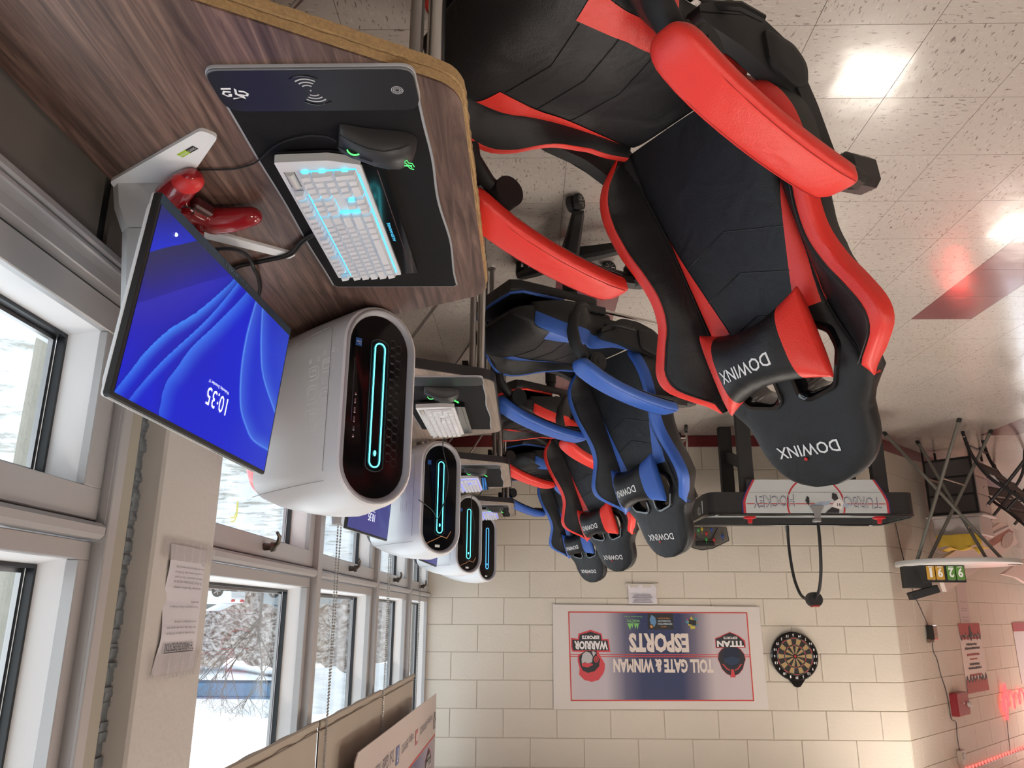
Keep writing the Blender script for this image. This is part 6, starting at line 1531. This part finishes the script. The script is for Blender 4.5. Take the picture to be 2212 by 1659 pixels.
cable([(.68, 1.70, .02), (.70, 1.78, .010), (.76, 1.85, .010), (.80, 1.98, .010), (.88, 2.11, .006), (.90, 2.24, .006), (.915, 2.335, .006), (1.0, 2.37, .010), (.98, 2.48, .010), (.985, 2.60, .012)], 'black cable running from the adapter box past the fire alarm')
wo_ = wth('wall_outlet', 'cream outlet box above the fire alarm, at the end of the black cable', 'outlet', .985, 2.64)
MB().box(WL3(0, 0, .02), (.10, .04, .11), bev=.005).box(WL3(0, .19, .012), (.03, .024, .28), bev=.003).obj('box', mat('outlet_cream', (.50, .42, .35), .5), wo_, 0); MB().cyl(WL3(0, -.01, .04), WL3(0, -.01, .046), .028, seg=16).obj('socket_face', mat('socket_grey', (.4, .36, .33), .5), wo_, 40)
ps = wth('wall_poster', 'laminated poster with red ragged bands on the left wall', 'poster', 1.72, 1.860)
PW, PH = .60, .610
MB().box(WL3(0, 0, .003), (PW, .004, PH)).obj('sheet', mat('poster_white', (.60, .52, .50), .3, coat=.5), ps, 0)
PR = mat('poster_red', (.36, .018, .014), .45)
rn = random.Random(4)
for sg, nm in ((1, 'top'), (-1, 'bottom')):
    for m_, dep, off, dd in ((CHAR, .15, 0, .0060), (PR, .11, 0, .0068)):
        N_ = 24; vs = [WL3(-PW/2, sg*PH/2, dd), WL3(PW/2, sg*PH/2, dd)]; lo = [WL3(PW/2-PW*k/N_, sg*(PH/2-dep*(.55+.45*abs(math.sin(k*.9+off)))-rn.uniform(0, .018)), dd) for k in range(N_+1)]
        MB().add(vs+lo, [tuple(range(len(vs+lo)))]).obj('ragged_band', m_, ps, 0)
tm = MB(); tm2 = MB()
for k, (s_, z, w, h, c) in enumerate((('RESPECT EVERYONE', .155, .34, .020, 1), ('Follow the directions given', .095, .36, .022, 0), ('the first time', .060, .28, .022, 0), ('ALWAYS', .015, .20, .014, 1), ('BE SAFE AND KIND', -.025, .34, .022, 1), ('Keep hands and feet to yourself', -.080, .42, .022, 0), ('and use kind words', -.115, .28, .022, 0), ('CLEAN UP BEFORE YOU LEAVE TODAY', -.170, .48, .022, 1))):
    for ln_i in range(1): 
        # lettering too small to read in the photograph: short ragged strokes, not words
        mbx = tm2 if c else tm; x = -w/2; 
        while x < w/2: q = rn.uniform(.008, .020); mbx.box(WL3(x+q/2, z+rn.uniform(-.002, .002), .0072), (q*.8, .0005, h*rn.uniform(.7, 1))); x += q+.003
tm.obj('black_lines_of_print', TXTK, ps, 0); tm2.obj('red_lines_of_print', PR, ps, 0)
MB().prism([(.05*math.cos(2*PI*k/16), .07*math.sin(2*PI*k/16)) for k in range(16)], lambda x, z, d: WL3(x*.6, z-.215, d), .0075, .0082).obj('poster_emblem', CHAR, ps, 0)
nn_ = wth('paper_strip', 'narrow strip of pale paper taped below the red-banded poster', 'paper', 1.72, 1.36)
MB().box(WL3(.06, .0, .003), (.28, .003, .44)).obj('sheet', mat('strip_paper', (.58, .48, .45), .5), nn_, 0)
ln = MB()
for z in (.18, .165, .14, .08, .06, .0): ln.box(WL3(.06, z, .0052), (.18, .0006, .007))
ln.obj('printed_lines', mat('strip_print', (.38, .30, .30), .5), nn_, 0)
p2 = wth('wall_poster', 'edge of a second red-banded poster cut off by the frame on the left wall', 'poster', 3.40, 1.86)
MB().box(WL3(0, 0, .003), (.60, .004, .610)).obj('sheet', mat('poster_white_b', (.60, .52, .50), .3), p2, 0); MB().box(WL3(0, -.26, .006), (.60, .002, .09)).obj('red_band', PR, p2, 0)
# red neon sign and LED strip
NEON = glow('red_neon', (1.0, .045, .05), 2.6); NCORE = glow('neon_core', (1.0, .16, .12), 4.0)
ns = wth('neon_sign', 'glowing red neon script sign on the left wall, cut off by the frame', 'neon sign', 2.75, 2.29)
def script(x0, s_):
    P = []
    n = 120
    for k in range(n): a = k/n*2*PI*5.5; P.append(WL3(x0+s_*(k/n)*.95+.045*math.cos(a), .085*math.sin(a)*(1.0 if int(k/22) % 2 else .65), .025))
    return P
MB().tube(script(-.50, 1.05), .0065, 6).obj('neon_tube', NEON, ns)
MB().tube([WL3(.42, .16, .025), WL3(.36, -.13, .025), WL3(.30, -.16, .025), WL3(.30, .02, .025), WL3(.38, .17, .025)], .0065, 6).obj('neon_tube', NEON, ns)
bp_ = MB()
for x in (-.4, -.1, .2, .45): bp_.cyl(WL3(x, 0, .0), WL3(x, 0, .024), .006, seg=8)
bp_.obj('standoff', WHT2, ns)
tag(MB().tube(spline([tuple(onw(2.42, 2.20, .01)), tuple(onw(2.40, 2.40, .01)), tuple(onw(2.36, 2.62, .01)), tuple(onw(2.34, 2.74, .01))]), .003, 5).obj('neon_cable', CAB), 'thin cable rising from the neon sign to the light strip', 'cable')
ls = wth('light_strip', 'red light strip of small bulbs along the top of the left wall', 'light strip', 2.4, 2.745)
MB().box(WL3(0, 0.02, .006), (3.6, .010, .012)).obj('strip_tape', mat('strip_tape', (.35, .12, .10), .5), ls, 0)
bl = MB()
for k in range(42): bl.sphere(WL3(-1.75+.085*k, .0, .012), .0075, 6, 4, (1, 1, 2.2))
bl.obj('bulbs', glow('red_bulb', (1.0, .08, .07), 2.4), ls)
NL = bpy.data.lights.new('neon_glow', 'AREA'); NL.shape = 'RECTANGLE'; NL.size = 1.1; NL.size_y = .30; NL.color = (1, .06, .05); NL.energy = 13
no = bpy.data.objects.new('neon_glow', NL); COL.objects.link(no); no.location = onw(2.85, 2.29, .09); no.rotation_euler = (math.radians(90), 0, math.radians(-45)); 
no.rotation_euler = (WN_*1.0).to_track_quat('-Z', 'Z').to_euler()

# ------------------------------------------------------------------ outdoors
SNOW = mat('snowy_ground', (.80, .81, .83), .8, var=.0)
def snow_mat(name, a, b, sc, p0, p1):
    m = mat(name, a, .9); N = m.node_tree.nodes; L_ = m.node_tree.links
    g = N.new('ShaderNodeNewGeometry'); n = N.new('ShaderNodeTexNoise'); n.inputs['Scale'].default_value = sc; n.inputs['Detail'].default_value = 8; n.inputs['Roughness'].default_value = .7; L_.new(g.outputs['Position'], n.inputs['Vector'])
    r = N.new('ShaderNodeValToRGB'); e = r.color_ramp.elements; e[0].position = p0; e[0].color = (*a, 1); e[1].position = p1; e[1].color = (*b, 1); L_.new(n.outputs['Fac'], r.inputs[0]); L_.new(r.outputs[0], N['Principled BSDF'].inputs['Base Color']); return m
SN1 = snow_mat('patchy_snow', (.30, .28, .24), (.62, .63, .65), 2.2, .40, .50)
BRU = snow_mat('bare_brush_hillside', (.09, .055, .04), (.42, .38, .36), 3.2, .42, .60)
g = MB().grid(lambda u, v: (1.30+70*u, -8+72*v, -.45+.40*min(1, u*9)+.03*math.sin(u*90)*math.cos(v*73)), 60, 60)
o = struct('ground_outside', g, SN1)
g = MB().grid(lambda u, v: (2+50*u, 50+9*v, -.2+5.2*v**.7+.35*math.sin(u*61+v*7)+.30*math.sin(u*137)*math.cos(v*29)), 120, 24)
tag(g.obj('bare_bushes', BRU), 'bank of bare brown bushes with snow behind the parked cars', 'bushes', kind='stuff')
g = MB().grid(lambda u, v: (2+60*u, 60+40*v, 5.2+8*v+.3*math.sin(u*30)), 30, 20)
struct('hill_outside', g, snow_mat('snow_hill', (.45, .45, .46), (.70, .71, .74), .5, .3, .6))
struct('outer_pier', MB().box((0.997, 1.80, 1.4), (.086, .50, 3.4)), mat('rough_concrete', (.42, .39, .33), .9, bump=1, bscale=60, var=.15, vscale=18), 0)
bl_ = tag(MB().box((0, 0, .45), (12, 2.6, 1.0), bev=.05).box((0, 0, 1.0), (12.3, 2.8, .14)).obj('blue_container', mat('faded_blue_metal', (.10, .20, .34), .6), None, 0), 'long blue container on the slope outside', 'container'); bl_.location = (23.5, 63.5, 6.55); bl_.rotation_euler = (0, 0, 0)
def car(pos, rz, col, label):
    t = thing('parked_car', label, 'car', pos, rz, 'cars parked outside')
    cm = mat('car_paint_'+str(len(bpy.data.materials)), col, .25, metal=.3, coat=.6)
    pr = [(-2.15, .35), (-2.2, .75), (-2.05, .95), (-1.2, 1.02), (-.55, 1.42), (.75, 1.46), (1.65, 1.05), (2.15, .98), (2.25, .70), (2.2, .35)]
    MB().loft([[(x, y, z*(1-.03*abs(y))) for x, z in round_poly(pr, .08, 3)] for y in (-.86, -.80, .80, .86)]).obj('body', cm, t, 40)
    for sy in (-1, 1):
        MB().prism(round_poly([(-1.05, 1.02), (-.50, 1.36), (.70, 1.39), (1.45, 1.05)], .05, 3), lambda x, z, d: (x, sy*d, z), .862, .868).obj('side_window', mat('car_glass', (.05, .07, .08), .05, coat=.6), t, 0)
        for x in (-1.35, 1.40):
            MB().cyl((x, sy*.70, .33), (x, sy*.90, .33), .33, seg=24).obj('tyre', BLKM, t, 40)
            hb = MB()
            for k in range(5): a = 2*PI*k/5; hb.cyl((x+.03*math.cos(a), sy*.91, .33+.03*math.sin(a)), (x+.21*math.cos(a), sy*.91, .33+.21*math.sin(a)), .035, seg=6)
            hb.obj('hub_spokes', STEEL, t)
    MB().box((2.2, .55, .85), (.12, .35, .16), bev=.03).box((2.2, -.55, .85), (.12, .35, .16), bev=.03).obj('tail_light', mat('tail_red', (.5, .02, .03), .3), t, 0)
    return t
car((18.6, 46.0, -.02), math.radians(186), (.75, .77, .80), 'white car parked outside, its wheel seen through the window beside the pillar')
car((13.2, 47.5, -.02), math.radians(4), (.25, .28, .30), 'dark grey car parked beside the white car')
# leafless tree
tr_ = thing('bare_tree', 'leafless tree outside the window beside the pillar', 'tree', (6.9, 21.0, -.1))
rn = random.Random(11); tk = MB(); tw_ = MB()
def grow(p, d, L_, r, lvl):
    q = p+d*L_; (tk if lvl < 2 else tw_).tube([p, p+d*(L_*.5)+Vector((rn.uniform(-.04, .04), rn.uniform(-.04, .04), 0))*L_, q], [r, r*.85, r*.7], 5)
    if lvl >= 5: return
    for k in range(3 if lvl else 5):
        v = Vector((rn.uniform(-1, 1), rn.uniform(-1, 1), rn.uniform(-.15, .8))).normalized(); grow(p+d*(L_*rn.uniform(.45, 1)), (d*.55+v*.75).normalized(), L_*rn.uniform(.55, .72), r*.52, lvl+1)
grow(Vector((0, 0, 0)), Vector((0, 0, 1)), 2.3, .045, 0)
BARK = mat('grey_bark', (.16, .13, .11), .9)
tk.obj('trunk', BARK, tr_); tag(tw_.obj('twigs', BARK, tr_), kind='stuff')
for i, (x, y) in enumerate(((4.30, 11.6), (4.48, 12.1))):
    tag(MB().tube([(x, y, -.1), (x, y, .06), (x+.03, y, .14), (x+.08, y, .15)], .012, 8).obj('yellow_bollard', mat('bollard_yellow_%d' % i, (.65, .55, .08), .5)), 'yellow bent rail outside the window, %s one' % ('nearer' if i == 0 else 'farther'), 'rail', 'yellow rails outside')
